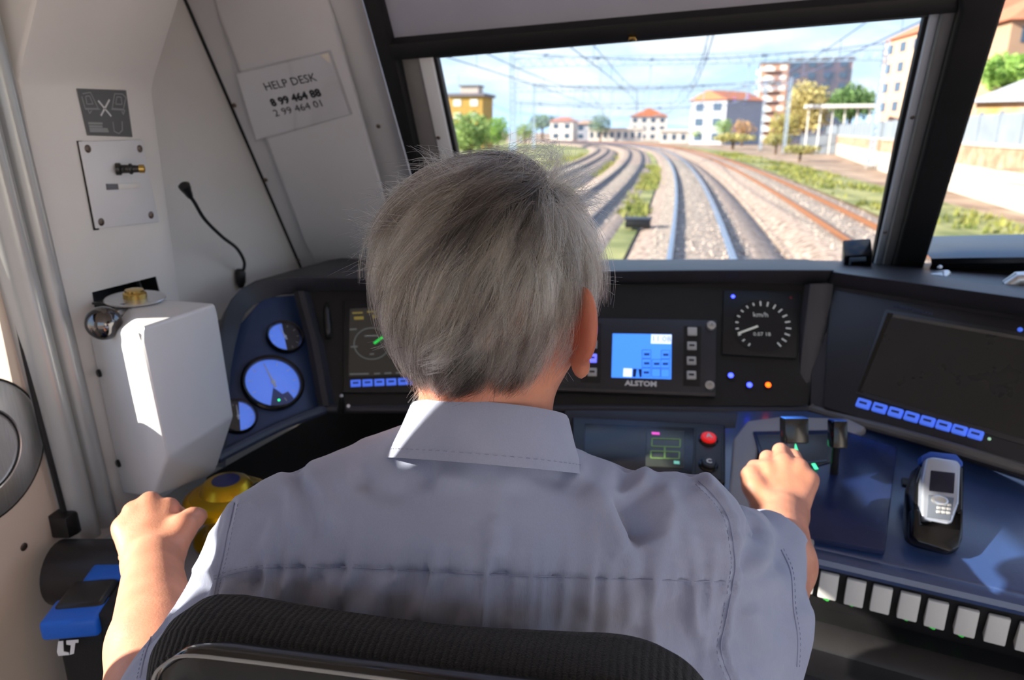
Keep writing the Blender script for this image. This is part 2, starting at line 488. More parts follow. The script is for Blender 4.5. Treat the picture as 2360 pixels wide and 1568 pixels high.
# ---- grey column between the door and the cabinet (two rounded ribs)
cp = []
for k in range(25):
    t = k / 24; y = .800 + t * .080
    h = .016 + .020 * abs(math.sin(math.pi * (t * 2) * .98 + .06)) ** .7 + .006 * math.sin(math.pi * t)
    cp.append((-.905 + h, y))
cp = [(-.95, .80)] + cp + [(-.95, .88)]
trim_3 = structure(MB().prism([(x, y, 2.215) for x, y in cp], (0, -.075, 1.2)).build('trim_3', M_COLUMN, angle=60))
screw(Plane2(on_x(60, 580, -.872), (0, 1, 0), (0, 0, 1), (1, 0, 0)), .0055, trim_3, M_CHROME)
# ---- door in the left wall, with its window behind the driver's shoulder
DW = dict(y0=.20, y1=.765, z0=2.39, z1=3.005)
door_1 = structure(MB().box(WORLD, (-.96, -.905), (-.50, .80), (FLOOR_Z, DW['z0']), .004).build('door_1', M_CREAM))
MB().box(WORLD, (-.96, -.905), (-.50, .80), (DW['z1'], CEIL_Z), .003).build('upper_panel', M_CREAM, door_1)
MB().box(WORLD, (-.96, -.905), (DW['y1'], .80), (DW['z0'], DW['z1'])).build('stile', M_CREAM, door_1)
MB().box(WORLD, (-.96, -.905), (-.50, DW['y0']), (DW['z0'], DW['z1'])).build('stile', M_CREAM, door_1)
MB().box(WORLD, (-.945, -.94), (DW['y0'], DW['y1']), (DW['z0'], DW['z1'])).build('pane', M_GLASS, door_1)
MB().box(WORLD, (-.96, -.905), (DW['y0'], DW['y1']), (2.78, 2.90), .003).build('shade_bar', M_BLACKR, door_1)  # unseen crossbar, added to keep the sun off the left shoulder
MB().box(WORLD, (-.96, -.905), (.60, DW['y1']), (2.90, DW['z1'])).build('sun_block_panel', M_CREAM, door_1)  # unseen panel, added to keep a sun patch off the side monitor
hp = Plane2(on_x(-52, 1045, -.905), (0, 1, 0), (0, 0, 1), (1, 0, 0))
pl_ = MB().lathe(hp, [(.100, -.002), (.100, .003), (.097, .005), (.062, .0055), (.059, .003), (.054, .002), (0, .002)], 64).build('handle_plate', M_STEEL, door_1)
MB().lathe(hp, [(.1035, -.002), (.1035, .002), (.0995, .0032), (.0995, -.002)], 64, cap=False).build('rim', M_BLACKR, pl_)
MB().lathe(hp, [(.0600, .005), (.0590, .0064), (.0575, .004)], 64, cap=False).build('rim', M_BLACKR, pl_)
screw(Plane2(on_x(55, 1261, -.905), (0, 1, 0), (0, 0, 1), (1, 0, 0)), .0052, door_1)
screw(Plane2(on_x(108, 1024, -.905), (0, 1, 0), (0, 0, 1), (1, 0, 0)), .004, door_1)
# wall behind the door and the far side of the cab
structure(MB().box(WORLD, (-1.0, XL), (-1.6, -.50), (FLOOR_Z, CEIL_Z)).build('wall_left_rear', M_WHITE))
structure(MB().box(WORLD, (XL, -.55), (-1.65, -1.6), (FLOOR_Z, CEIL_Z)).box(WORLD, (1.75, XR), (-1.65, -1.6), (FLOOR_Z, CEIL_Z)).build('wall_rear', M_WHITE))
mbr = MB().box(WORLD, (XR, XR + .05), (-1.6, 1.9), (FLOOR_Z, 2.40)).box(WORLD, (XR, XR + .05), (-1.6, 1.4), (3.1, CEIL_Z)).box(WORLD, (XR, XR + .05), (-1.6, -.2), (2.40, 3.1))
structure(mbr.build('wall_right', M_WHITE))
# cable rod running down to a black bracket
cr = thing('cable_rod', 'thin black rod running down the cream door into a black bracket', 'rod', on_x(150, 1205, -.90))
MB().tube([on_x(-25, 500, -.895), on_x(0, 585, -.895), on_x(45, 765, -.895), on_x(100, 1000, -.893), on_x(152, 1200, -.892)], .0042, 8).build('rod', M_BLACKR, cr)
bf = Plane2(on_x(142, 1200, -.905), (0, 1, 0), (0, 0, 1), (1, 0, 0))
MB().hull([bf.P(a, b, c) for a, b, c in [(-.022, .020, 0), (-.022, -.018, 0), (.024, -.018, 0), (.024, -.002, 0), (.004, .022, 0), (-.02, .018, .03), (-.02, -.016, .03), (.0, -.018, .03), (.0, .02, .03), (.024, -.016, .022), (.024, -.004, .022)]], .002).build('bracket', M_BLACKP, cr)
# ================================================================ things on the left wall
CF = Plane((-.88, 1.0, 2.6), (1, 0, 0), (0, 1, 0))       # cabinet face
# ---- grey pictogram sign
M_SIGN = mat('sign_grey', (96, 98, 98), .5, var=.04)
M_SIGNL = mat('sign_line', (150, 152, 152), .5, var=.03)
sg = thing('warning_sign', 'small dark grey sign with a white X pictogram, above the screwed cover plate', 'sign', CF.hit(240, 315))
slab([(178, 204), (291, 208), (306, 316), (203, 312)], CF, .0022, .0024, .0006).build('plate', M_SIGN, sg)
def strip(mb, plane, px, h, wpx, close=False):
    """a flat raised line through pixels"""
    pts = [plane.hit(x, y, h) for x, y in px]
    if close: pts.append(pts[0])
    w = wpx * plane.scale_at(*px[0])
    for p, q in zip(pts[:-1], pts[1:]):
        d = nrm(q - p); s = np.cross(plane.n, d) * w / 2
        mb.prism([p - s, q - s, q + s, p + s], plane.n * .0004)
    return mb
mb = strip(MB(), CF, [(226, 232), (256, 268)], .0023, 4); strip(mb, CF, [(252, 230), (232, 267)], .0023, 4)
mb.build('cross_mark', M_LETW, sg)
for pts in ([(190, 216), (208, 213), (226, 250), (196, 250), (188, 222)], [(197, 222), (206, 221), (214, 240), (200, 240), (197, 222)], [(196, 252), (230, 252)], [(203, 254), (206, 262), (211, 255)],
            [(282, 217), (264, 216), (258, 250), (284, 252), (290, 225), (282, 217)], [(279, 224), (269, 223), (266, 240), (281, 241), (279, 224)], [(256, 252), (288, 254)], [(280, 256), (284, 264), (287, 255)], [(260, 281), (263, 303), (274, 308), (282, 300), (281, 280)]):
    strip(MB(), CF, pts, .0023, 2.2).build('pictogram_line', M_SIGNL, sg)
for y, x0, x1 in ((284, 203, 236), (291, 205, 236), (297, 206, 248), (302, 207, 250)):
    strip(MB(), CF, [(x0, y), (x1, y + .8)], .0023, 5).build('text_line', M_SIGNL, sg)
# ---- screwed cover plate with a small valve and a label slot
cv = thing('cover_plate', 'white cover plate with four screws, a small tap and a label slot', 'cover plate', CF.hit(275, 425))
slab([(183, 326), (327, 322), (368, 512), (222, 527)], CF, .005, .006, .0015).build('plate', M_WHITE2, cv)
slab([(180, 325), (190, 325), (229, 530), (219, 531)], CF, .003, .004, .0005).build('edge_shadow', M_BLACKR, cv)  # black strip standing in for the shadow along the plate's left edge
for q in [(202, 343), (322, 343), (348, 496), (233, 512)]: screw(CF.frame_at(*q, .005), .0052, cv)
tp = axis_frame(CF.hit(268, 390, .004), arr(.75, -.1, .0) + arr(0, .55, 0))
tb = MB().lathe(tp, [(.0095, 0), (.0095, .006), (.0065, .008), (.0065, .018), (.0085, .019), (.0085, .022), (.006, .024), (.0055, .034)], 18).build('tap', M_DARKSTEEL, cv)
MB().lathe(tp.moved(0, 0, .033), [(.0066, 0), (.0066, .007), (.004, .008), (.0036, .002), (0, .002)], 18).build('nozzle', M_BRASS, tb)
MB().box(tp.moved(0, 0, .010), (-.012, .012), (-.003, .003), (-.002, .003), .001).build('handle', M_BLACKP, tb)
slab([(246, 424), (272, 424), (274, 437), (248, 438)], CF, .0068, .004, .0005).build('label_slot', mat('slot_grey', (105, 105, 110), .5), cv)
slab([(272, 423), (322, 421), (324, 434), (274, 437)], CF, .0068, .004, .0005).build('label_tag', M_WHITE, cv)

# ---- white angular box below the recess
BX = -.70
A, B, C_, D = on_x(322, 757, BX), on_x(500, 699, BX), on_x(540, 958, BX), on_x(386, 1057, BX)
F1 = on_x(352, 1146, -.765)
A2, F2 = on_x(206, 772, -.879), on_x(282, 1140, -.879)
E1 = on_x(497, 1092, -.765)
wl_ = lambda p: arr(-.879, p[1], p[2])
bxo = thing('handbrake_box', 'white angular box jutting from the wall below the black opening', 'box', (F2 + E1) / 2)
MB().hull([A, B, C_, D, F1, A2, F2, E1, wl_(B) + arr(0, .01, 0), wl_(C_), wl_(E1)], .006, 3).build('cover', M_WHITE2, bxo)
sp = Plane.three(A, A2, F2)
for q in [(231, 860), (275, 1068)]:
    MB().lathe(sp.frame_at(*q, .0), [(.0065, -.001), (.0065, .003), (.005, .0045), (.002, .0045), (.002, .001), (0, .001)], 16).build('screw', M_BLACKG, bxo)
topf = axis_frame(on_x(400, 706, -.82), (0, 0, 1))
# ---- hand valve: stacked discs on a spindle with a lever and ball
hv0 = on_x(315, 712, -.825)
hv = thing('hand_valve', 'steel and brass hand valve with a chrome ball knob, on top of the white box', 'valve', hv0)
vf = axis_frame(hv0, (0.06, -.05, 1))
MB().box(Plane2(arr(-.835, .935, A[2] + .001), (0, 1, 0), (1, 0, 0), (0, 0, 1)), (-.045, .035), (-.036, .022), (-.002, .002), .001).build('slot_plate', M_BLACKP, hv)
MB().lathe(vf, [(.014, -.012), (.014, .002), (.020, .003), (.020, .012), (.013, .013), (.013, .016)], 28).build('hub', M_BRASS, hv)
MB().lathe(vf, [(.013, .015), (.043, .0155), (.044, .017), (.043, .0185), (.012, .019)], 40).build('disc', M_STEEL, hv)
MB().lathe(vf, [(.012, .018), (.017, .019), (.017, .026), (.0135, .028), (.0135, .031), (.006, .032), (0, .032)], 28).build('cap', M_BRASS, hv)
kb = on_x(239, 745, -.80)
MB().tube([hv0 + vf.n * .006, hv0 * .35 + kb * .65 + arr(0, 0, .003), kb], [.006, .005, .0055], 12).build('lever', M_STEEL, hv)
MB().ball(kb, .0245, 28, 18).build('knob', M_DCHROME, hv, 180)
MB().tube([on_x(332, 690, -.86), on_x(318, 648, -.915)], .0035, 8).build('spindle', M_STEEL, hv)

# ---- gooseneck microphone
mic = thing('gooseneck_microphone', 'thin black gooseneck microphone clipped to the white wall panel', 'microphone', on_x(556, 660, XL))
mp = [on_x(559, 630, -.938), on_x(563, 605, -.92), on_x(546, 573, -.905), on_x(512, 546, -.89), on_x(472, 506, -.88), on_x(449, 468, -.878), on_x(438, 452, -.878)]
def smooth_path(p, k=6):
    p = [np.asarray(x, float) for x in p]; out = []
    for i in range(len(p) - 1):
        p0, p1, p2, p3 = p[max(i - 1, 0)], p[i], p[i + 1], p[min(i + 2, len(p) - 1)]
        for j in range(k):
            t = j / k
            out.append(.5 * ((2 * p1) + (p2 - p0) * t + (2 * p0 - 5 * p1 + 4 * p2 - p3) * t * t + (3 * p1 - p0 - 3 * p2 + p3) * t ** 3))
    return out + [p[-1]]
MB().tube(smooth_path(mp), .0034, 10).build('neck', M_BLACKP, mic)
m0, m1 = on_x(440, 456, -.878), on_x(422, 424, -.876)
MB().tube([m0, m0 * .75 + m1 * .25, m0 * .55 + m1 * .45, m0 * .3 + m1 * .7, m1 * .9 + m0 * .1, m1], [.0042, .0065, .0075, .0098, .0105, .006], 14).build('head', M_BLACKP, mic)
bs0, bs1 = on_x(553, 620, -.940), on_x(556, 664, -.940)
MB().tube([bs0, bs0 * .8 + bs1 * .2, bs1 * .7 + bs0 * .3, bs1], [.007, .0115, .0105, .005], 14).build('clip', M_BLACKP, mic)

# ---- laminated help desk sheet on the corner panel
CO = Plane(corner.hit(600, 300, .010), corner.n, corner.hit(780, 150) - corner.hit(560, 200))
hs = thing('laminated_sheet', 'laminated white HELP DESK sheet stuck on the grey corner panel', 'sheet', CO.hit(690, 290, .001))
slab([(545, 171), (757, 121), (806, 263), (591, 322)], CO, .0022, .0012).build('paper', mat('paper', (234, 232, 236), .5, var=.02), hs)
slab([(541, 166), (762, 115), (813, 263), (587, 329)], CO, .0028, .0005).build('lamination', glass_mat('lamination_film', (.97, .97, .97), .25, .08), hs)
def text_px(txt, plane, cx, cy, dx, dy, size_px, m, parent, h, stretch=1.0, bold=0.0, name='lettering'):
    o = plane.hit(cx, cy, h); u = nrm(plane.hit(cx + dx, cy + dy, h) - o)
    fr = Plane2(o, u, np.cross(plane.n, u), plane.n)
    return letters(txt, fr, size_px * plane.scale_at(cx, cy), m, parent, name, .0002, stretch=stretch, bold=bold)
text_px('HELP DESK', CO, 668, 190, 100, -20, 27, M_LETK, hs, .0026, 1.0)
text_px('8 99 464 88', CO, 681, 226, 100, -22, 25, M_LETK, hs, .0026, 1.05, bold=.0009)
text_px('2 99 464 01', CO, 688, 250, 100, -22, 24, M_LETK, hs, .0026, 1.10)
for pts in ([(735, 126), (757, 121), (762, 148)],):
    slab(pts, CO, .0031, .0003).build('tape', mat('tape', (225, 215, 200), .3), hs)

# ---- lower left: black padded roll, bag, gold brake valve on its grey plinth
rl = thing('padded_roll', 'black padded roll behind the forearm, low against the cream door', 'padding', at(210, 1330, 1.06))
r0, r1 = at(132, 1318, 1.06), at(330, 1318, 1.06)
ax = nrm(r1 - r0); R_ = .047
rp_ = []
for t, k in [(0, .35), (.008, .72), (.02, .92), (.036, 1), (.3, 1), (1, 1)]:
    rp_.append((r0 + (r1 - r0) * t, R_ * k))
MB().tube([p for p, _ in rp_], [k for _, k in rp_], 28).build('pad', mat('black_leather', (24, 21, 24), .38, var=.2, bump=.1, bscale=300), rl)
MB().box(axis_frame((r0 + r1) / 2 - arr(0, 0, .05), (0, 0, 1), ax), (-.02, .04), (-.02, .02), (-.60, .02), .004).build('support', M_BLACKP, rl)

M_BLUE = mat('blue_vinyl', (20, 98, 205), .42, var=.08, bump=.15, bscale=150)
M_BAG = mat('bag_fabric', (14, 13, 14), .75, var=.2, bump=.3, bscale=500)
bg = thing('equipment_bag', 'black bag with bright blue corner pads and a white emblem, below the padded roll', 'bag', at(190, 1800, .96))
bp_ = Plane2(at(196, 1424, .93), nrm(arr(.93, .36, 0)), nrm(arr(-.36, .93, 0)), (0, 0, 1))
MB().box(bp_, (-.036, .052), (-.01, .15), (-.40, .002), .012, 3).build('body', M_BAG, bg)
MB().box(bp_, (-.046, .024), (-.022, .030), (-.016, .012), .006, 3).build('corner_pad', M_BLUE, bg)
MB().box(bp_, (-.030, .040), (.064, .140), (-.024, .014), .007, 3).build('corner_pad', M_BLUE, bg)
MB().box(bp_, (-.040, .022), (.004, .064), (.0, .0165), .008, 3).build('top_flap', mat('bag_flap', (26, 22, 22), .35, var=.2), bg)
MB().box(bp_, (.020, .048), (-.014, .070), (-.30, .012), .006, 3).build('strap', M_BAG, bg)
ef = Plane2(bp_.P(-.013, -.0225 + .0125, -.029), bp_.u, (0, 0, 1), -bp_.v)
MB().prism([ef.P(a, b, .0125) for a, b in [(x * .72, y * .72) for x, y in [(-.017, .018), (-.009, .018), (-.012, -.004), (-.004, -.007), (-.004, -.012), (-.022, -.012), (-.023, -.003)]]], ef.n * -.0006).prism([ef.P(a, b, .0125) for a, b in [(x * .72, y * .72) for x, y in [(-.004, .018), (.016, .018), (.015, .012), (.010, .012), (.004, -.010), (-.003, -.012), (.002, .008), (-.005, .010)]]], ef.n * -.0006).build('emblem', M_LETW, bg)

gv0 = at(505, 1180, 1.14)
gv = thing('brake_valve', 'gold brake valve with a stepped round head and blue cap, behind the driver\'s fist', 'brake valve', gv0 - arr(0, 0, .06))
gf = axis_frame(gv0 + arr(.004, .02, 0), (0.02, -.02, 1))
MB().lathe(gf, [(.050, -.060), (.052, -.056), (.050, -.052), (.040, -.050), (.034, -.040), (.030, -.015), (.032, .0), (.056, .004), (.059, .010), (.058, .018), (.052, .023), (.050, .024)], 48, 1.15, 1.15).build('body', M_GOLD, gv)
MB().lathe(gf, [(.0505, .0235), (.046, .028), (.036, .030), (.030, .043), (.026, .046), (.018, .0465), (0, .0465)], 48, 1.15, 1.15).build('head', mat('gold_satin', (196, 156, 30), .3, metal=.85), gv)
MB().lathe(gf.moved(0, 0, .0460), [(.019, 0), (.0185, .0016), (.016, .0020), (0, .0022)], 32, 1.15, 1.15).build('cap', mat('navy_cap', (34, 36, 92), .4), gv)
MB().lathe(gf.moved(0, 0, -.062), [(.054, 0), (.054, .006), (.050, .008)], 48, 1.1, 1.1).build('base_ring', M_CHROME, gv)
MB().lathe(axis_frame(gf.P(.050, .012, .026), gf.n), [(.012, -.006), (.012, .010), (.009, .013), (0, .013)], 20).build('knob', mat('knob_brown', (52, 40, 28), .3), gv)
hand_l = at(352, 1225, .86)
MB().tube([gf.P(-.03, -.02, .008), gf.P(-.075, -.07, .010), hand_l + arr(.02, .03, 0), hand_l + arr(-.035, -.01, -.002)], [.008, .008, .010, .011], 12).build('handle', M_BLACKP, gv)
pd = thing('valve_plinth', 'light grey plinth carrying the gold brake valve', 'plinth', arr(gv0[0], gv0[1], FLOOR_Z))
pz = gv0[2] - .064
MB().box(Plane2((gv0[0], gv0[1], 0), (1, 0, 0), (0, 1, 0), (0, 0, 1)), (-.10, .11), (-.13, .14), (FLOOR_Z, pz), .010, 3).build('block', M_DESKGREY, pd)
# ================================================================ driver's desk
WT = Plane.three(on_z(1870, 1262, 2.24), on_z(2360, 1372, 2.24), at(2250, 1060, 1.17))       # sloping worktop
dk = thing('driver_desk', 'dark wrap-around driving desk with hooded instrument fascia under the windscreen', 'desk', arr(-.1, 1.3, FLOOR_Z))
# ---- rim and hood
Bp = [(476, 1075, 1.22), (500, 800, 1.30), (583, 651, 1.44), (870, 641, 1.50), (1380, 626, 1.49), (1875, 623, 1.41), (1945, 631, 1.38), (2360, 688, 1.16), (2620, 724, 1.05)]
Ap = [(520, 1078, 1.25), (540, 805, 1.33), (612, 690, 1.46), (870, 672, 1.53), (1380, 662, 1.52), (1872, 657, 1.44), (1930, 662, 1.41), (2360, 728, 1.19), (2620, 770, 1.08)]
Bw = [at(*p) for p in Bp]; Aw = [at(*p) for p in Ap]
outs = []
for i, p in enumerate(Bw):
    if i < 2: outs.append(arr(max(-.94, p[0] - .10), p[1] + .02, p[2] - .02))
    else: outs.append(arr(p[0] + (0.0 if i > 2 else -.04), max(1.80, p[1] + .05), p[2] - .03))
rim = [[], [], [], [], []]
for a, b, o in zip(Aw, Bw, outs):
    t = nrm(b - a)
    rim[0].append(a); rim[1].append(b - t * .006 - nrm(o - b) * .002); rim[2].append(b); rim[3].append(b + nrm(o - b) * .012 + arr(0, 0, .002)); rim[4].append(o)
hood = MB().loft([smooth_path(r, 5) for r in rim]).build('hood', M_DESK, dk, 50)
# skirt of the desk below the rim on the left
# ---- instrument facets
GP = Plane.three(at(612, 690, 1.46), at(745, 930, 1.40), at(525, 1035, 1.27))
GP = Plane(GP.o, GP.n, RGT)
FLp = Plane.three(at(700, 672, 1.50), at(1000, 668, 1.55), at(745, 935, 1.40))
FC = Plane.three(at(1000, 668, 1.55), at(1872, 658, 1.44), at(1400, 932, 1.40))
FR = Plane.three(at(1920, 660, 1.41), at(2360, 728, 1.19), at(2130, 1008, 1.20))
slab([(606, 686), (700, 678), (748, 905), (745, 940), (520, 1046), (508, 800)], GP, 0, .02, .002).build('gauge_fascia', mat('gauge_fascia', (48, 66, 104), .42, var=.1, bump=.1, bscale=500), dk)
slab([(690, 668), (1010, 660), (1010, 940), (742, 944)], FLp, 0, .02).build('display_fascia', M_FASCIA, dk)
slab([(1000, 660), (1880, 650), (1862, 936), (1000, 936)], FC, 0, .02).build('centre_fascia', M_FASCIA, dk)
slab([(1880, 640), (2640, 760), (2600, 1180), (1868, 940)], FR, -.006, .02).build('monitor_fascia', M_DESK, dk)
# rib between centre and right facets
mb = MB(); path = [at(1890, 655, 1.405), at(1872, 800, 1.385), at(1860, 935, 1.365)]
mb.loft([[p + RGT * x + FWD * -h for x, h in ((-.022, -.02), (-.020, .002), (-.008, .008), (.012, .008), (.024, .004), (.03, -.02))] for p in path])
mb.build('divider_rib', mat('desk_mid_grey', (62, 61, 65), .45, bump=.12, bscale=600), dk)
# rib between gauge panel and left display
path = [at(690, 672, 1.47), at(722, 790, 1.43), at(748, 935, 1.385)]
MB().loft([[p + RGT * x + FWD * -h for x, h in ((-.016, -.02), (-.012, .004), (0, .010), (.010, .006), (.016, -.02))] for p in path]).build('divider_rib', M_DESK, dk)
# lower rims
def rim_bar(pts, r, name, m):
    return MB().tube(smooth_path([at(*p) for p in pts], 5), r, 10).build(name, m, dk)
rim_bar([(500, 1056, 1.24), (640, 985, 1.33), (748, 943, 1.385)], .010, 'lower_rim', mat('desk_blue_grey', (56, 66, 88), .38))
rim_bar([(748, 943, 1.385), (1000, 944, 1.41), (1400, 944, 1.385), (1800, 948, 1.35), (1862, 942, 1.345)], .008, 'lower_rim', M_DESK)
rim_bar([(1868, 938, 1.345), (1900, 952, 1.325), (2130, 1014, 1.19), (2360, 1082, 1.10), (2600, 1156, 1.03)], .009, 'lower_rim', mat('rim_grey', (92, 88, 86), .4))  # right rim in a lighter grey than the other two
# ---- worktop
slab([(470, 1100), (745, 945), (1000, 945), (1330, 945), (1330, 1180), (900, 1130), (640, 1150)], WT, 0, .03, .006, 3).build('worktop', mat('worktop_shaded', (15, 16, 19), .38, var=.2, bump=.1, bscale=300), dk)  # left worktop coloured black to stand in for the shadow lying on it
wt_px = [(1332, 945), (1400, 945), (1860, 945), (2130, 1014), (2360, 1082), (2640, 1168), (2640, 1436), (2360, 1372), (1870, 1262), (1600, 1200), (1332, 1180)]
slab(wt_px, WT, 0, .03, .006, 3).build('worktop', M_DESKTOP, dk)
# wedge between the worktop and the fascia foot (a sloping grey ledge)
led = [WT.hit(1300, 1000), WT.hit(1700, 990), at(1720, 948, 1.35), at(1300, 944, 1.38)]
MB().prism(led, (0, .02, -.05), .004).build('ledge', M_DESK, dk)
# front edge nosing, switch band and rounded knee panel
e0, e1, e2 = WT.hit(1560, 1196), WT.hit(1870, 1264), WT.hit(2640, 1438)
nose = lambda p, a, b: p + arr(0, -a, -b)
ed = [WT.hit(1500, 1180), e1, WT.hit(2360, 1374), e2]
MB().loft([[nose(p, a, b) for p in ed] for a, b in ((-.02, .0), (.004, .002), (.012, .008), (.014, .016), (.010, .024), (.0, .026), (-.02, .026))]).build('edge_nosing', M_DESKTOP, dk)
SWP = Plane(nose(e1, .004, .03), np.cross(e2 - e1, arr(0, .25, -1)), e2 - e1)
# knee panel
kn = [(.006, .115), (.030, .125), (.040, .14), (.036, .17), (.010, .21), (-.05, .26), (-.12, .30)]
MB().loft([[nose(p, a, b) for p in ed] for a, b in kn]).build('knee_panel', M_BLACKP, dk)
MB().loft([[nose(p, a, b) for p in ed] for a, b in ((-.02, .024), (-.004, .028), (-.026, .112), (.006, .115))]).build('switch_band', M_BLACKP, dk)
MB().box(WORLD, (-.50, .68), (1.34, 1.80), (FLOOR_Z, 2.05)).build('pedestal', M_DESK, dk)
MB().box(WORLD, (-.94, -.62), (1.02, 1.60), (FLOOR_Z, 2.10), .01).build('pedestal', M_DESK, dk)

# ---- row of white paddle switches on the band under the desk edge
sw = [(1857, 1326), (1910, 1341), (1971, 1357), (2031, 1372), (2094, 1388), (2157, 1406), (2226, 1424), (2296, 1441), (2368, 1460)]
M_SW = mat('switch_white', (214, 213, 210), .5, var=.03)
M_GRN = mat('green_mark', (60, 190, 70), .5, emit=.25, emit_rgb=(60, 200, 80))
bandP = Plane.three(nose(e1, -.004, .028), nose(e2, -.004, .028), nose(e1, -.026, .112))
swb = thing('switch_row', 'row of white paddle switches on the black strip under the desk edge', 'switches', bandP.hit(2094, 1460, .0))
wsw = 41 * bandP.scale_at(2094, 1388)
me_sw = mesh_only(MB().hull([(x, y, z) for x in (-wsw / 2, wsw / 2) for y, z in ((-.021, 0), (.021, 0), (.021, .006), (-.021, .016))], .0018), 'paddle_switch', M_SW)
for q in sw:
    place(me_sw, 'paddle_switch', bandP.frame_at(*q, .0005), swb)
for q in [(1850, 1370), (1905, 1382), (1962, 1395), (2022, 1404), (2088, 1428), (2150, 1448), (2216, 1466)]:
    strip(MB(), bandP, [(q[0] - 8, q[1] - 3), (q[0] + 2, q[1] + 3), (q[0] + 8, q[1] - 2)], .0006, 3).build('green_marking', M_GRN, swb)

# ---- three round pressure gauges in the left facet
M_DIALB = mat('dial_blue', (120, 150, 225), .35, var=.05, emit=.32, emit_rgb=(80, 128, 245), coat=.6)
M_DIALK = mat('dial_black', (16, 18, 24), .3, var=.2)
M_DIALD = mat('dial_navy', (48, 76, 140), .35, var=.05)
def gauge(px, py, rpx, label, style, ang):
    fr = GP.frame_at(px, py, .001)
    r = rpx * GP.scale_at(px, py)
    g = thing('pressure_gauge', label, 'gauge', fr.o, 'round pressure gauges in the angled fascia')
    MB().lathe(fr, [(r * 1.14, 0), (r * 1.14, .007), (r * 1.08, .010), (r * 1.0, .009), (r * .97, .004), (r * .97, .002)], 48).build('bezel', M_BLACKG, g)
    di = MB().lathe(fr.moved(0, 0, .002), [(r * .985, 0), (r * .985, .001), (0, .001)], 48).build('dial', M_DIALB, g)
    if style != 'big':
        s_ = -1 if style == 'small_top' else 1
        pts = [(math.cos(q) * r * .96, math.sin(q) * r * .96) for q in np.linspace(math.radians(-72 if s_ < 0 else 100), math.radians(112 if s_ < 0 else 290), 28)]
        MB().prism([fr.P(a, b, .0032) for a, b in pts], fr.n * .0004).build('dark_scale', M_DIALK, di)
    else:
        pts = [(0.05 * r, -.20 * r)] + [(math.cos(q) * r * .96, math.sin(q) * r * .96) for q in np.linspace(math.radians(-84), math.radians(-28), 16)] + [(r * .6, -.22 * r), (.42 * r, -.38 * r)]
        MB().prism([fr.P(a, b, .0032) for a, b in pts], fr.n * .0004).build('dark_scale', M_DIALD, di)
        MB().ball(fr.P(.34 * r, -.66 * r, .004), .0022).build('green_light', mat('green_glow', (40, 230, 130), .4, emit=1.5), di)
    for k in range(9):
        q = math.radians(225 - k * 33.75)
        MB().box(fr.turned(q).moved(r * .80, 0, .0034), (-r * .07, r * .07), (-r * .012, r * .012), (0, .0003)).build('tick', M_LETW, di)
    fa = fr.turned(ang)
    MB().prism([fa.P(a * r, b * r, .005) for a, b in ((-.22, -.05), (-.22, .05), (.75, .015), (.75, -.015))], fr.n * .0008).build('needle', M_LETW, g)
    MB().lathe(fr.moved(0, 0, .0045), [(r * .09, 0), (r * .09, .002), (0, .0028)], 16).build('hub', mat('gauge_hub', (235, 238, 245), .3), g)
    MB().lathe(fr.moved(0, 0, .0085), [(r * .99, 0), (0, .0012)], 48).build('glass', glass_mat('gauge_glass_' + style, (.95, .97, 1), .1), g)
gauge(656, 779, 37, 'small gauge with a dark half dial, topmost of the three blue gauges', 'small_top', math.radians(128))
gauge(628, 884, 62, 'largest pressure gauge, with a pale blue dial, in the angled fascia', 'big', math.radians(125))
gauge(548, 962, 38, 'small gauge half hidden by the white box, lowest of the three', 'small_low', math.radians(110))

# ---- display units
M_SCREEN_OFF = mat('screen_dark', (40, 39, 38), .28, var=.08)
M_KEYB = mat('key_blue', (86, 122, 225), .4, var=.05, emit=.35, emit_rgb=(70, 110, 240))
M_KEYBD = mat('key_dark_mark', (40, 62, 140), .5)
M_KEYG = mat('key_grey', (188, 186, 184), .45)
def key_px(name, plane, cx, cy, w, h, dx, dy, m, parent, rise=.004, bev=.0016, mark=None):
    o = plane.hit(cx, cy, 0); u = nrm(plane.hit(cx + dx, cy + dy, 0) - o); v = np.cross(plane.n, u)
    s = plane.scale_at(cx, cy); fr = Plane2(o, u, v, plane.n)
    k = MB().box(fr, (-w * s / 2, w * s / 2), (-h * s / 2, h * s / 2), (-.001, rise), bev).build(name, m, parent)
    if mark:
        MB().box(fr.moved(0, 0, rise), (-w * s * .28, w * s * .28), (-h * s * .10, h * s * .14), (-.0002, .0003)).build('key_mark', mark, k)
    return k, fr, s
# left display: dark screen with a ring dial
d1 = thing('driver_display', 'dark display with a round dial and green pointer, beside the angled gauges', 'display', FLp.hit(900, 900, .002))
slab([(792, 692), (1010, 680), (1010, 905), (790, 905)], FLp, .006, .012, .002).build('bezel', M_BLACKP, d1)
scr = slab([(806, 712), (1000, 704), (1000, 862), (803, 868)], FLp, .0068, .002).build('screen', mat('screen_brown', (52, 49, 46), .3, var=.06, emit=.06, emit_rgb=(90, 86, 80)), d1)
M_RING = mat('dial_ring', (120, 126, 122), .4, emit=.08)
dfr = FLp.frame_at(857, 792, .0078); rr = 41 * FLp.scale_at(857, 792)
MB().lathe(dfr, [(rr, 0), (rr, .0006), (rr * .94, .0006), (rr * .94, 0)], 48, cap=False).build('dial_ring', M_RING, scr)
strip(MB(), FLp, [(862, 792), (884, 776)], .0080, 6).build('green_pointer', mat('pointer_green', (40, 190, 70), .4, emit=.5), scr)
for x0, x1, y in ((816, 838, 734), (858, 890, 730), (812, 836, 722), (846, 876, 719)):
    strip(MB(), FLp, [(x0, y), (x1, y - 1)], .0079, 8 if y > 728 else 4).build('yellow_field', mat('amber_field', (150, 132, 62), .4, emit=.15), scr)
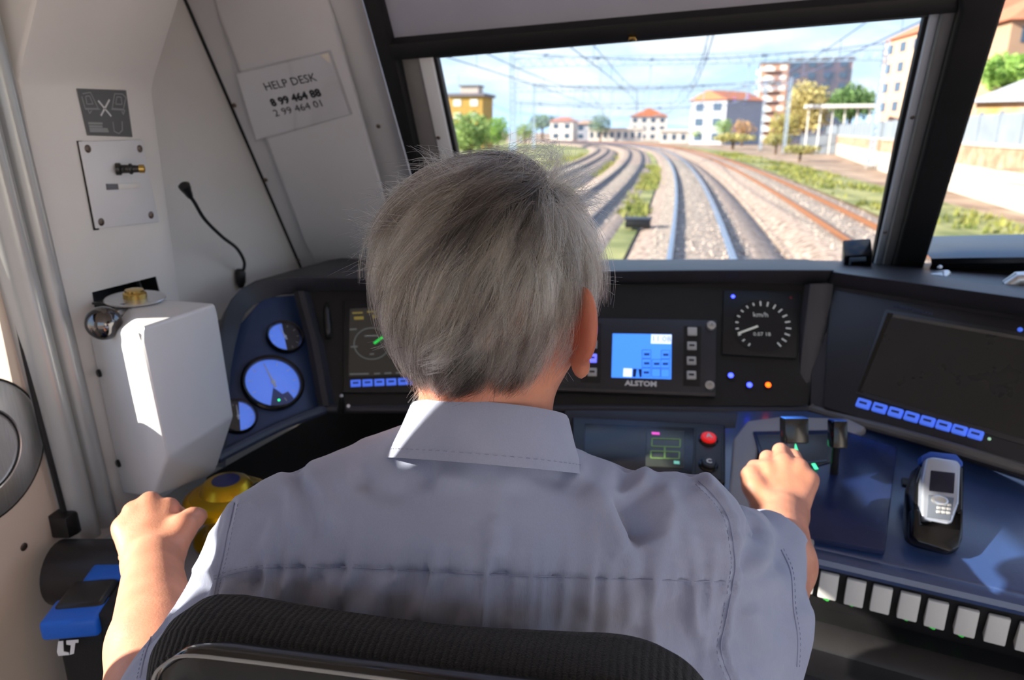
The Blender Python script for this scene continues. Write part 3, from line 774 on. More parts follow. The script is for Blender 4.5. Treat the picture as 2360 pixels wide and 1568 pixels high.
for x0, x1, y in ((840, 872, 775), (852, 862, 817), (806, 822, 760), (808, 824, 800), (806, 850, 863), (862, 876, 862), (886, 902, 861), (912, 934, 860)):
    strip(MB(), FLp, [(x0, y), (x1, y - 1)], .0079, 4).build('screen_text', M_RING, scr)
for k in range(7):
    key_px('soft_key', FLp, 820 + 27.2 * k, 887 - 1.1 * k, 23, 17, 20, -1, M_KEYB, d1, .009, .0012, M_KEYBD)
# chrome hook left of it, and a small toggle on the rim
hk = thing('chrome_pull', 'slim vertical chrome pull on the black fascia beside the dark display', 'handle', FLp.hit(755, 775))
MB().tube(smooth_path([FLp.hit(752, 700, .004), FLp.hit(752, 712, .014), FLp.hit(754, 745, .016), FLp.hit(756, 768, .012), FLp.hit(757, 776, .003)], 4), [.003] * 4 + [.006] * 4 + [.0068] * 4 + [.006] * 4 + [.003], 12).build('grip', M_DARKSTEEL, hk)
tg = thing('toggle_switch', 'small metal toggle on the rim below the dark display', 'switch', at(787, 945, 1.36))
MB().tube([at(786, 948, 1.36), at(788, 930, 1.34), at(787, 914, 1.33)], [.008, .0065, .003], 12).build('lever', M_DARKSTEEL, tg)
MB().ball(at(787, 913, 1.33), .0035).build('tip', M_STEEL, tg)
MB().tube([at(803, 936, 1.372), at(803, 936, 1.36)], .0035, 10).build('collar', M_STEEL, tg)

# centre display unit
d2 = thing('control_display', 'black display unit with a bright blue screen and square keys down both sides', 'display', FC.hit(1480, 905, .004))
slab([(1270, 731), (1652, 738), (1649, 912), (1268, 896)], FC, .010, .014, .002).build('housing', mat('unit_black', (44, 44, 50), .4, bump=.08, bscale=500), d2)
slab([(1268, 893), (1649, 906), (1649, 913), (1268, 899)], FC, .0125, .01, .001).build('lower_lip', mat('unit_lip', (70, 66, 66), .35), d2)
slab([(1340, 745), (1386, 746), (1384, 884), (1338, 882)], FC, .0104, .003).build('key_strip', M_BLACKP, d2)
slab([(1576, 752), (1616, 753), (1614, 892), (1574, 890)], FC, .0104, .003).build('key_strip', M_BLACKP, d2)
M_BLUESCR = mat('screen_blue', (66, 130, 235), .3, var=.05, vscale=6, emit=.75, emit_rgb=(62, 128, 240))
s2 = slab([(1412, 769), (1548, 771), (1547, 874), (1409, 870)], FC, .0112, .003).build('screen', M_BLUESCR, d2)
M_SCRW = mat('screen_white', (215, 228, 245), .3, emit=.65)
M_SCRD = mat('screen_darkblue', (36, 74, 160), .3, emit=.20)
slab([(1501, 771), (1548, 772), (1547, 793), (1500, 792)], FC, .0116, .0006).build('clock_field', M_SCRW, s2)
text_px('11:08', FC, 1524, 782, 20, .3, 20, mat('screen_gray_text', (150, 165, 190), .4, emit=.3), s2, .0118)
for cx, cy in ((1490, 817), (1534, 818), (1490, 838), (1513, 839), (1533, 839), (1489, 859), (1512, 860), (1533, 861)):
    mb = strip(MB(), FC, [(cx - 10, cy - 10), (cx + 10, cy - 10), (cx + 10, cy + 9), (cx - 10, cy + 9)], .0117, .9, True)
    mb.build('grid_cell', M_SCRD, s2)
    if (cx, cy) not in ((1512, 860), (1533, 861)):
        strip(MB(), FC, [(cx - 6, cy), (cx + 7, cy)], .0117, 6).build('cell_text', M_SCRD, s2)
slab([(1437, 849), (1457, 850), (1456, 869), (1436, 868)], FC, .0117, .0006).build('white_field', M_SCRW, s2)
slab([(1459, 850), (1479, 851), (1478, 870), (1458, 869)], FC, .0117, .0006).build('track_icon', mat('icon_navy', (20, 44, 110), .4, emit=.12), s2)
slab([(1465, 869), (1468, 851), (1471, 851), (1474, 870)], FC, .0121, .0004).build('track_icon', M_BLUESCR, s2)
text_px('ALSTOM', FC, 1477, 885, 20, .8, 17, M_LETW, d2, .0106, 1.1, bold=.0006)
M_KEYLIT = mat('key_lit', (120, 120, 245), .4, emit=.9, emit_rgb=(96, 100, 250))
for i, (cx, cy) in enumerate(((1366, 766), (1366, 799), (1365, 831), (1365, 863))):
    key_px('side_key', FC, cx, cy, 21, 20, 20, .5, M_KEYLIT if i in (0, 2) else M_KEYG, d2, .015, .0015, M_KEYBD if i in (0, 2) else M_BLACKP)
for i, (cx, cy) in enumerate(((1594, 770), (1593, 803), (1592, 837), (1592, 870))):
    key_px('side_key', FC, cx, cy, 21, 20, 20, .5, M_KEYG, d2, .015, .0015, M_BLACKP if i else None)
for q in ((1639, 752), (1635, 890)):
    MB().lathe(FC.frame_at(*q, .010), [(.0098, 0), (.0098, .003), (.0085, .006), (.004, .0065), (.003, .003), (0, .003)], 22).build('screw', M_STEEL, d2)

# speedometer unit and lamps
sm = thing('speedometer', 'round black speedometer with white ticks and a pale needle', 'speedometer', FC.hit(1757, 820, .0))
slab([(1668, 668), (1845, 672), (1836, 826), (1664, 816)], FC, .006, .008, .002).build('housing', mat('speedo_black', (15, 15, 17), .45), sm)
sfr = FC.frame_at(1757, 752, .0068); sr = 66 * FC.scale_at(1757, 752)
MB().lathe(sfr, [(sr, 0), (sr, .0008), (sr * .97, .0008), (0, .0006)], 48).build('dial', M_DIALK, sm)
M_TICK = mat('speedo_tick', (190, 192, 190), .5, emit=.10)
for k in range(19):
    q = math.radians(235 - k * 16.1)
    big = k > 8 and k % 1 == 0
    t_ = sfr.turned(q).moved(sr * .86, 0, .0012)
    MB().box(t_, (-sr * (.09 if big else .055), sr * (.09 if big else .055)), (-sr * .028, sr * .028), (0, .0004)).build('tick', M_TICK, sm)
text_px('km/h', FC, 1753, 726, 20, .4, 17, M_TICK, sm, .0082)
text_px('0.07 18', FC, 1756, 771, 20, .4, 13, M_TICK, sm, .0082)
strip(MB(), FC, [(1701, 769), (1747, 752)], .0092, 5).build('needle', mat('needle_pale', (205, 205, 195), .5, emit=.12), sm)
M_LEDB = mat('led_blue', (60, 60, 255), .4, emit=6.0, emit_rgb=(40, 50, 255))
M_LEDO = mat('led_orange', (255, 80, 10), .4, emit=4.0, emit_rgb=(255, 70, 10))
def led(px, py, m, label, r=.0052):
    fr = FC.frame_at(px, py, .003)
    l_ = thing('indicator_lamp', label, 'lamp', fr.o, 'small lamps on the black fascia')
    MB().lathe(fr, [(r * 1.4, -.002), (r * 1.4, .001), (r * 1.05, .0016)], 20).build('collar', M_BLACKP, l_)
    MB().lathe(fr, [(r, 0), (r, .0015), (r * .6, .0035), (0, .004)], 18).build('lens', m, l_)
led(1689, 685, M_LEDB, 'blue lamp above the speedometer on the black fascia')
led(1822, 688, mat('led_red_off', (90, 14, 16), .4, emit=.1), 'unlit dark red lamp above the speedometer', .004)
led(1684, 866, M_LEDB, 'blue lamp below the speedometer, nearest the blue-screen display')
led(1727, 888, M_LEDB, 'blue lamp beside the orange lamp on the black fascia')
led(1770, 888, M_LEDO, 'orange lamp glowing on the black fascia below the speedometer')

# right monitor
d3 = thing('side_monitor', 'large dark switched-off monitor with a row of lit blue keys', 'display', FR.hit(2130, 1000, .0))
slab([(1912, 664), (2620, 778), (2590, 1148), (1894, 938)], FR, .004, .016, .006).build('housing', mat('monitor_black', (33, 32, 36), .45, bump=.1, bscale=600), d3)
slab([(2040, 712), (2560, 800), (2500, 1070), (1972, 908)], FR, .0065, .006, .002).build('bezel', mat('monitor_bezel', (46, 45, 47), .4, bump=.08, bscale=600), d3)
scr3 = slab([(2056, 728), (2540, 812), (2484, 1048), (1984, 902)], FR, .0075, .004).build('screen', M_SCREEN_OFF, d3)
strip(MB(), FR, [(2052, 722), (1982, 904)], .0070, 12).build('screen_edge', M_BLACKG, d3)
strip(MB(), FR, [(2058, 728), (2540, 813)], .0078, 8).build('screen_edge', mat('edge_light', (82, 78, 74), .4), d3)
text_px('ROBERT DISPLAYS', FR, 2104, 715, 40, 9, 10, mat('faint_blue_text', (56, 66, 100), .5), d3, .0046, 1.05)
for k in range(8):
    key_px('soft_key', FR, 1992 + 36.8 * k, 934 + 10.1 * k, 30, 22, 36, 10, M_KEYB, d3, .0105, .0022, M_KEYBD)
MB().ball(FR.hit(2280, 1012, .007), .0026).build('status_light', mat('status_pale', (150, 190, 160), .4, emit=.4), d3)
MB().ball(FR.hit(2351, 760, .005), .004).build('status_light', M_KEYB, d3)

# radio panel below the centre display
LP_ = Plane.three(at(1320, 960, 1.33), at(1670, 975, 1.31), at(1500, 1110, 1.19))
rp2 = thing('radio_unit', 'black sloping panel with a small green screen and a red A button', 'panel', LP_.hit(1500, 1105))
slab([(1318, 960), (1672, 978), (1672, 1112), (1318, 1100)], LP_, .004, .03, .004, 3).build('face', M_BLACKP, rp2)
slab([(1348, 976), (1600, 986), (1596, 1104), (1344, 1094)], LP_, .0055, .003, .001).build('inlay', mat('inlay_black', (20, 18, 20), .25), rp2)
sc4 = slab([(1490, 990), (1578, 993), (1576, 1078), (1488, 1074)], LP_, .0075, .004, .001).build('screen', mat('radio_screen', (52, 56, 54), .28, emit=.05), rp2)
M_OLIVE = mat('olive_line', (96, 128, 62), .4, emit=.15)
strip(MB(), LP_, [(1503, 1011), (1568, 1013), (1567, 1031), (1502, 1029)], .0078, 3, True).build('screen_line', M_OLIVE, sc4)
strip(MB(), LP_, [(1500, 1040), (1566, 1042), (1565, 1058), (1500, 1056)], .0078, 3, True).build('screen_line', M_OLIVE, sc4)
strip(MB(), LP_, [(1532, 1030), (1532, 1057)], .0078, 4).build('screen_line', M_OLIVE, sc4)
strip(MB(), LP_, [(1502, 999), (1520, 1000)], .0079, 8).build('pink_field', mat('pink_field', (225, 80, 190), .4, emit=.5), sc4)
strip(MB(), LP_, [(1553, 1066), (1566, 1067)], .0079, 10).build('aqua_field', mat('aqua_field', (120, 200, 180), .4, emit=.3), sc4)
slab([(1604, 984), (1664, 988), (1662, 1106), (1602, 1102)], LP_, .0055, .003, .001).build('button_plate', mat('button_plate', (40, 39, 42), .45), rp2)
for (cx, cy, m, t, tm) in ((1632, 1015, mat('button_red', (232, 30, 26), .35, emit=.25), 'A', M_LETW), (1632, 1074, M_BLACKP, 'C', M_LETW)):
    fr = LP_.frame_at(cx, cy, .005); r = 17 * LP_.scale_at(cx, cy)
    MB().lathe(fr, [(r * 1.3, 0), (r * 1.3, .002), (r * 1.1, .004)], 24).build('button_collar', M_BLACKG, rp2)
    b_ = MB().lathe(fr, [(r, 0), (r, .008), (r * .85, .010), (0, .0105)], 28).build('button', m, rp2)
    u = nrm(LP_.hit(cx + 20, cy + 1) - LP_.hit(cx, cy))
    letters(t, Plane2(fr.P(0, 0, .0106), u, np.cross(fr.n, u), fr.n), r * 1.05, tm, b_, 'lettering', .0003, bold=.0006)

# ---- lever console on the right of the driver
lc = thing('lever_console', 'grey raised console with a glossy dark lever plate, right of the driver', 'console', WT.hit(1900, 1180))
slab([(1676, 1190), (1690, 1010), (1722, 968), (1800, 958), (1955, 962), (2000, 985), (1960, 1010), (1760, 1010), (1742, 1060), (1880, 1238), (1870, 1262), (1760, 1240)], WT, .012, .03, .006, 3).build('surround', M_DESKGREY, lc)
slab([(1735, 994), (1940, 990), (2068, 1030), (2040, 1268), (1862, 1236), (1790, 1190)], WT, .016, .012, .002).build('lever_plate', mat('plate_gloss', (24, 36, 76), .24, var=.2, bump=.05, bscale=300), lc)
slab([(1744, 1002), (1934, 1000), (1925, 1062), (1880, 1075), (1765, 1070)], WT, .018, .004, .001).build('gate_insert', mat('gate_grey', (52, 54, 58), .35), lc)
M_GREENL = mat('green_bar', (90, 230, 160), .4, emit=1.2, emit_rgb=(60, 220, 140))
strip(MB(), WT, [(1828, 1020), (1845, 1066)], .019, 8).build('green_bar', M_GREENL, lc)
strip(MB(), WT, [(1874, 1069), (1882, 1082)], .019, 8).build('green_bar', M_GREENL, lc)
strip(MB(), WT, [(1843, 1068), (1905, 1062)], .0185, 6).build('dark_slot', M_BLACKG, lc)
def lever(label, foot, top, w, h, m_stem):
    l_ = thing('control_lever', label, 'lever', WT.hit(*foot, .018), 'control levers on the right console')
    f0 = WT.hit(*foot, .014); t0 = at(*top)
    fr = Plane2(t0, RGT, nrm(UPV * .8 - FWD * .6), nrm(-FWD * .8 - UPV * .6))
    MB().tube([f0, f0 * .3 + t0 * .7, t0], [.0065, .0055, .0055], 12).build('stem', m_stem, l_)
    g = MB().box(Plane2(t0, RGT, FWD, UPV), (-w / 2, w / 2), (-.012, .012), (-h, .008), .0025).build('grip', M_BLACKG, l_)
    MB().box(Plane2(t0, RGT, FWD, UPV), (-w / 2 + .001, w / 2 - .001), (-.011, .011), (.006, .0092), .001).build('top_cap', mat('cap_blue', (44, 96, 190), .3, var=.05), g)
lever('control lever with a wide black block grip, above the driver\'s fingers', (1815, 1088), (1830, 975, 1.08), .036, .030, M_STEEL)
lever('slimmer control lever beside the driver\'s right hand, with a black grip', (1922, 1092), (1930, 981, 1.10), .022, .034, M_DARKSTEEL)

# ---- handset in its cradle
ph0 = WT.hit(2158, 1272)
cr2 = thing('phone_cradle', 'black cradle standing on the blue desk top at the right', 'cradle', ph0)  # the desk top is blue in its own colour
PHP = Plane.three(at(2120, 1215, 1.025), at(2205, 1225, 1.020), at(2168, 1060, 1.075))
hgt = PHP.n
slab([(2112, 1110), (2128, 1062), (2225, 1072), (2222, 1240), (2212, 1268), (2190, 1277), (2120, 1252), (2104, 1236)], PHP, -.004, .045, .008, 3).build('shell', M_BLACKG, cr2)
slab([(2106, 1170), (2124, 1176), (2124, 1206), (2206, 1216), (2208, 1180), (2222, 1170), (2214, 1262), (2190, 1272), (2118, 1250), (2104, 1234)], PHP, .012, .02, .004).build('pocket', M_BLACKG, cr2)
slab([(2124, 1050), (2145, 1040), (2205, 1046), (2222, 1066), (2220, 1076), (2124, 1066)], PHP, .003, .016, .003).build('clip', mat('clip_blue', (30, 74, 170), .4), cr2)
phn = thing('radio_handset', 'silver and blue handset with a dark little screen, held in the cradle', 'handset', PHP.hit(2160, 1205))
slab([(2136, 1056), (2150, 1052), (2208, 1060), (2216, 1072), (2212, 1160), (2196, 1206), (2184, 1209), (2130, 1198), (2124, 1186), (2126, 1110)], PHP, .014, .016, .005, 3).build('body', mat('handset_silver', (178, 184, 198), .28, metal=.5), phn)
slab([(2146, 1084), (2202, 1090), (2199, 1138), (2142, 1131)], PHP, .0152, .003, .001).build('screen', mat('handset_screen', (14, 20, 44), .15), phn)
slab([(2140, 1140), (2200, 1147), (2190, 1200), (2136, 1192)], PHP, .0150, .003, .001).build('keypad', mat('keypad_grey', (104, 110, 122), .4), phn)
fr = PHP.frame_at(2165, 1154, .0152)
MB().lathe(fr, [(.0105, 0), (.0105, .002), (.008, .003), (.0055, .0022), (0, .0022)], 24, 1.1, .7).build('key', M_STEEL, phn)
for r_ in range(3):
    for c in range(3):
        key_px('key', PHP, 2153 + c * 11 - r_ * 1, 1170 + r_ * 9 + c * 1.2, 9, 6, 20, 2.4, M_KEYG, phn, .0168, .0006)
# bolts and slot on the worktop
key_px('slot', WT, 2095, 1115, 30, 24, 20, 3, M_BLACKP, lc, .004, .001)

# ---- second man's desk beyond the pillar
sd = thing('second_desk', 'glossy black second desk hood beyond the pillar, reflecting blue sky', 'desk', arr(1.1, 1.55, FLOOR_Z))
hz = at(2240, 600, 1.50)[2]
pts = [at(2146, 592, 1.52), at(2230, 590, 1.47), at(2700, 585, 1.30)]
MB().loft([[p + arr(0, dy, dz) for p in pts] for dy, dz in ((.22, .010), (.05, .004), (.0, -.004), (-.008, -.014), (.0, -.028), (.02, -.034), (.02, -.10), (.02, -.9))]).build('hood', M_BLACKG, sd)
MB().box(WORLD, (.72, 1.90), (1.45, 1.80), (FLOOR_Z, 2.34)).build('body', M_BLACKP, sd)
MB().ball(at(2166, 617, 1.45), .005).build('knob', M_CHROME, sd)
MB().tube([at(2150, 638, 1.44), at(2180, 636, 1.42), at(2176, 640, 1.41)], [.010, .012, .004], 14).build('knob', M_STEEL, sd)
MB().tube([at(2325, 660, 1.32), at(2345, 645, 1.31), at(2400, 640, 1.30)], [.014, .015, .013], 16).build('lamp_cover', M_STEEL, sd)
# ---- black clip at the foot of the windscreen
ck = thing('wedge_bracket', 'black wedge bracket at the foot of the windscreen beside the pillar', 'bracket', at(1975, 628, 1.50))
slab([(1946, 592), (2012, 588), (2006, 640), (1942, 640)], W, .075, .05, .004).build('body', M_BLACKG, ck)
slab([(1958, 596), (1996, 594), (1996, 602), (1962, 604), (1960, 618), (1954, 618)], W, .077, .006, .001).build('edge', mat('clip_edge', (90, 110, 130), .3), ck)
# ================================================================ driver's seat
SZ = 2.497                                # top of the backrest
st = thing('driver_chair', 'black ribbed fabric driver\'s seat with a glossy plastic back shell', 'seat', arr(-.17, .50, FLOOR_Z))
def fabric_mat():
    m = bpy.data.materials.new('seat_fabric'); m.use_nodes = True
    N, L = m.node_tree.nodes, m.node_tree.links
    b = N['Principled BSDF']
    tc = N.new('ShaderNodeTexCoord')
    mp = N.new('ShaderNodeMapping'); mp.inputs['Rotation'].default_value = (0, math.radians(14), 0)
    L.new(tc.outputs['Object'], mp.inputs[0])
    wv = N.new('ShaderNodeTexWave'); wv.wave_type = 'BANDS'; wv.bands_direction = 'X'
    wv.inputs['Scale'].default_value = 62; wv.inputs['Distortion'].default_value = 1.2; wv.inputs['Detail'].default_value = 2; wv.inputs['Detail Scale'].default_value = 4
    L.new(mp.outputs[0], wv.inputs['Vector'])
    nz = N.new('ShaderNodeTexNoise'); nz.inputs['Scale'].default_value = 900; nz.inputs['Detail'].default_value = 4
    L.new(tc.outputs['Object'], nz.inputs['Vector'])
    ad = N.new('ShaderNodeMath'); ad.operation = 'MULTIPLY_ADD'; ad.inputs[1].default_value = .9
    L.new(wv.outputs['Fac'], ad.inputs[0]); L.new(nz.outputs['Fac'], ad.inputs[2])
    bp = N.new('ShaderNodeBump'); bp.inputs['Strength'].default_value = .9; bp.inputs['Distance'].default_value = .003
    L.new(ad.outputs[0], bp.inputs['Height']); L.new(bp.outputs[0], b.inputs['Normal'])
    rp = N.new('ShaderNodeValToRGB')
    rp.color_ramp.elements[0].color = (*lin(9, 8, 9), 1); rp.color_ramp.elements[1].color = (*lin(36, 33, 34), 1)
    rp.color_ramp.elements[0].position = .5; rp.color_ramp.elements[1].position = 1.3 / 1.5
    L.new(ad.outputs[0], rp.inputs[0]); L.new(rp.outputs[0], b.inputs['Base Color'])
    b.inputs['Roughness'].default_value = .95; b.inputs['Sheen Weight'].default_value = .08
    return m
M_FABRIC = fabric_mat()
# backrest: outline seen from behind, swept to a padded body
top_px = [(380, 1560, .545), (380, 1500, .545), (392, 1432, .542), (420, 1394, .540), (465, 1374, .538), (520, 1377, .535), (700, 1404, .525), (1000, 1444, .510), (1300, 1469, .498), (1440, 1479, .492), (1530, 1502, .488), (1590, 1540, .486), (1640, 1600, .485)]
top = smooth_path([at(*p) - arr(0, .012, .012) for p in top_px], 5)
cx_ = np.mean([p[0] for p in top]); rows = []
back_y = lambda p: p
prof_b = [(-.036, .050), (-.046, .022), (-.043, .010), (-.030, -.001), (-.012, -.005), (.008, -.002), (.022, .010), (.030, .030), (.032, .10), (.034, .34), (-.040, .36), (-.046, .12)]
ctr = arr(cx_, .42, SZ - .16)
for a, drop in prof_b:
    r_ = []
    for p in top:
        inward = ctr - p; inward[1] = 0; inward = nrm(inward)
        q = p + inward * min(drop, .06) + arr(0, 0, -max(0, drop - .06)) + arr(0, a + .02, 0)
        r_.append(q)
    rows.append(r_)
rows.append(rows[0])
MB().loft(rows).build('backrest', M_FABRIC, st, 180)
sh_px = [(352, 1640, .470), (356, 1568, .470), (382, 1534, .468), (432, 1514, .466), (560, 1526, .462), (720, 1546, .455), (920, 1572, .446), (1200, 1610, .436), (1420, 1640, .43), (1480, 1700, .43)]
shp = smooth_path([at(*p) for p in sh_px], 5)
rows = []
for a, drop in ((.030, .012), (.012, .000), (.004, -.001), (.0, .003), (-.001, .02), (.0, .09), (.01, .38), (.03, .38), (.03, .10)):
    r_ = []
    for p in shp:
        inward = arr(cx_, p[1], p[2] - .25) - p; inward = nrm(inward)
        r_.append(p + inward * min(drop, .05) + arr(0, 0, -max(0, drop - .05)) + arr(0, a, 0))
    rows.append(r_)
MB().loft(rows).build('back_shell', mat('shell_gloss', (24, 24, 26), .16, var=.2, coat=.5), st, 60)
MB().tube([p + arr(0, -.001, .0015) for p in shp], .0012, 6).build('edge_glint', mat('edge_glint', (150, 148, 145), .2), st)  # pale bead imitating light caught along the rim of the shell
MB().box(WORLD, (-.42, .08), (.44, .94), (1.90, 2.01), .03, 4).build('seat_cushion', M_FABRIC, st)
MB().tube([(-.17, .66, FLOOR_Z), (-.17, .66, 1.91)], .05, 20).build('post', M_BLACKP, st)
MB().lathe(axis_frame((-.17, .66, FLOOR_Z), (0, 0, 1)), [(.20, 0), (.20, .02), (.06, .05)], 32).build('base', M_BLACKP, st)
MB().box(WORLD, (-.25, -.09), (.40, .48), (1.88, 2.2), .01).build('back_bracket', M_BLACKP, st)

# ================================================================ the driver
class Field:
    """a distance field on a grid; shapes blend smoothly into one skin"""
    def __init__(s, lo, hi, h):
        s.lo, s.h = np.asarray(lo, float), h
        s.n = np.ceil((np.asarray(hi) - s.lo) / h).astype(int) + 1
        s.D = np.full(s.n, 1.0, np.float32)
    def _sub(s, lo, hi):
        a = np.clip(np.floor((lo - s.lo) / s.h).astype(int), 0, s.n - 1); b = np.clip(np.ceil((hi - s.lo) / s.h).astype(int) + 1, 1, s.n)
        sl = tuple(slice(i, j) for i, j in zip(a, b))
        g = np.stack(np.meshgrid(*[s.lo[i] + s.h * np.arange(a[i], b[i]) for i in range(3)], indexing='ij'), -1).astype(np.float32)
        return sl, g
    def _mix(s, sl, d, k, cut=False):
        a = s.D[sl]
        if cut:
            d = -d; h = np.clip(.5 - .5 * (a - d) / k, 0, 1); s.D[sl] = a * (1 - h) + d * h + k * h * (1 - h)
        else:
            h = np.clip(.5 + .5 * (a - d) / k, 0, 1); s.D[sl] = a * (1 - h) + d * h - k * h * (1 - h)
    def cone(s, a, b, ra, rb, k=.012, cut=False):
        a, b = np.asarray(a, float), np.asarray(b, float); m = max(ra, rb) + k + 3 * s.h
        sl, g = s._sub(np.minimum(a, b) - m, np.maximum(a, b) + m)
        v = (b - a).astype(np.float32); w = g - a.astype(np.float32)
        t = np.clip((w @ v) / (v @ v + 1e-12), 0, 1)
        d = np.linalg.norm(w - t[..., None] * v, axis=-1) - (ra + t * (rb - ra))
        s._mix(sl, d, k, cut)
    def chain(s, pts, rr, k=.008):
        for i in range(len(pts) - 1): s.cone(pts[i], pts[i + 1], rr[i], rr[i + 1], k)
    def ell(s, c, r, ax=None, k=.012, cut=False):
        c, r = np.asarray(c, float), np.asarray(r, float)
        ax = np.eye(3) if ax is None else np.array([nrm(x) for x in ax])
        m = max(r) + k + 3 * s.h
        sl, g = s._sub(c - m, c + m)
        w = (g - c.astype(np.float32)) @ ax.T.astype(np.float32)
        k0 = np.linalg.norm(w / r.astype(np.float32), axis=-1); k1 = np.linalg.norm(w / (r * r).astype(np.float32), axis=-1)
        s._mix(sl, k0 * (k0 - 1) / (k1 + 1e-6), k, cut)
    def mesh(s):
        D = s.D; S = D < 0
        c = [S[i:S.shape[0] - 1 + i, j:S.shape[1] - 1 + j, k:S.shape[2] - 1 + k] for i in (0, 1) for j in (0, 1) for k in (0, 1)]
        any_, all_ = c[0].copy(), c[0].copy()
        for x in c[1:]: any_ |= x; all_ &= x
        act = np.argwhere(any_ & ~all_)
        ids = np.full(any_.shape, -1, np.int32); ids[tuple(act.T)] = np.arange(len(act))
        off = np.array([(i, j, k) for i in (0, 1) for j in (0, 1) for k in (0, 1)])
        val = np.stack([D[tuple((act + o).T)] for o in off], 1)
        acc = np.zeros((len(act), 3)); cnt = np.zeros((len(act), 1))
        for a in range(8):
            for b in range(a + 1, 8):
                if np.abs(off[a] - off[b]).sum() != 1: continue
                va, vb = val[:, a], val[:, b]; m = (va < 0) != (vb < 0)
                t = va[m] / (va[m] - vb[m])
                acc[m] += off[a] + t[:, None] * (off[b] - off[a]); cnt[m] += 1
        V = s.lo + s.h * (act + acc / cnt)
        quads = []
        for ax in range(3):
            o = [0, 0, 0]; o[ax] = 1
            A = S[:S.shape[0] - o[0], :S.shape[1] - o[1], :S.shape[2] - o[2]]; B = S[o[0]:, o[1]:, o[2]:]
            e = np.argwhere(A != B); u, w = (ax + 1) % 3, (ax + 2) % 3
            e = e[(e[:, u] > 0) & (e[:, w] > 0) & (e[:, u] < ids.shape[u]) & (e[:, w] < ids.shape[w]) & (e[:, ax] < ids.shape[ax])]
            flip = A[tuple(e.T)]
            du = np.zeros(3, int); du[u] = 1; dw = np.zeros(3, int); dw[w] = 1
            q = np.stack([ids[tuple((e - du - dw).T)], ids[tuple((e - dw).T)], ids[tuple(e.T)], ids[tuple((e - du).T)]], 1)
            q[~flip] = q[~flip][:, ::-1]
            quads.append(q)
        Q = np.concatenate(quads); Q = Q[(Q >= 0).all(1)]
        return V, Q
def project(P):
    v = np.asarray(P) - CAM; z = v @ FWD
    return 1180 + FPX * (v @ RGT) / z, 784 - FPX * (v @ UPV) / z, z
def relax(V, Q, n=2, f=.5):
    e = np.concatenate([Q[:, [0, 1]], Q[:, [1, 2]], Q[:, [2, 3]], Q[:, [3, 0]]])
    for _ in range(n):
        s_ = np.zeros_like(V); c = np.zeros(len(V))
        np.add.at(s_, e[:, 0], V[e[:, 1]]); np.add.at(s_, e[:, 1], V[e[:, 0]]); np.add.at(c, e[:, 0], 1); np.add.at(c, e[:, 1], 1)
        V = V + f * (s_ / np.maximum(c, 1)[:, None] - V)
    return V

person = thing('person', 'grey-haired person in a pale blue shirt, seated from behind, hands on the controls', 'person', arr(-.17, .60, 2.01))
# ---- head frame
HY = math.radians(10)
HF = nrm(arr(math.sin(HY), math.cos(HY), -.06)); HR = nrm(np.cross(HF, arr(0, 0, 1))); HU = np.cross(HR, HF)
HC = at(1128, 607, .652)
def hp_(r, f, u): return HC + HR * r + HF * f + HU * u
HAX = (HR, HF, HU)
fl = Field((-.80, .22, 1.98), (.36, 1.16, 2.86), .003)
fl.ell(hp_(0, 0, 0), (.076, .096, .088), HAX, .01)
fl.ell(hp_(0, .030, -.045), (.064, .070, .078), HAX, .03)                     # face
fl.ell(hp_(0, -.045, -.03), (.060, .045, .055), HAX, .03)                     # occiput
for s_ in (-1, 1):
    fl.cone(hp_(s_ * .060, .004, -.078), hp_(s_ * .024, .078, -.120), .022, .018, .024)    # jaw
    fl.ell(hp_(s_ * .040, .072, -.045), (.024, .018, .020), HAX, .018)         # cheek
    fl.ell(hp_(s_ * .031, .096, -.012), (.017, .012, .012), HAX, .008, True)   # eye socket
    fl.cone(hp_(s_ * .012, .093, .006), hp_(s_ * .046, .080, .006), .010, .008, .012)      # brow
fl.cone(hp_(0, .094, -.008), hp_(0, .116, -.046), .009, .012, .010)           # nose
for s_ in (-1, 1): fl.ell(hp_(s_ * .012, .104, -.048), (.009, .010, .008), HAX, .006)
fl.ell(hp_(0, .092, -.118), (.022, .018, .016), HAX, .018)                    # chin
fl.ell(hp_(0, .097, -.078), (.024, .010, .006), HAX, .006)                    # lips
fl.ell(hp_(0, .098, -.089), (.020, .010, .007), HAX, .006)
fl.ell(hp_(0, .108, -.0835), (.022, .008, .0018), HAX, .003, True)
nb = at(1122, 1120, .668)
fl.cone(hp_(0, -.016, -.070), nb, .057, .062, .03)                            # neck
fl.cone(hp_(0, .020, -.095), nb + arr(0, .035, 0), .045, .050, .03)
# ears
for s_ in (-1, 1):
    ef_ = nrm(HF * .66 - HR * s_ * .75); eo = nrm(HR * s_ * .66 + HF * .75); eu = nrm(HU - HF * .18)
    ec = hp_(.0930, -.014, -.050) if s_ > 0 else hp_(-.0815, -.004, -.044)
    EA = (eo, ef_, eu)
    fl.ell(ec + eu * .006 - ef_ * .006, (.0080, .020, .033), EA, .006)
    fl.ell(ec - eu * .031 - ef_ * .001, (.0070, .0115, .013), EA, .006)
    fl.ell(ec + eo * .0085 + eu * .004 - ef_ * .003, (.0055, .0115, .019), EA, .004, True)
    fl.cone(hp_(s_ * .070, .004, -.044), ec + ef_ * .004, .016, .011, .008)
# ---- trunk under the shirt
sl_, sr_ = at(640, 1268, .672), at(1555, 1240, .695)
fl.cone(nb + arr(0, .01, -.03), sl_, .034, .040, .02); fl.cone(nb + arr(0, .01, -.03), sr_, .030, .036, .02)
fl.ell(at(1085, 1420, .735), (.165, .075, .20), None, .04)
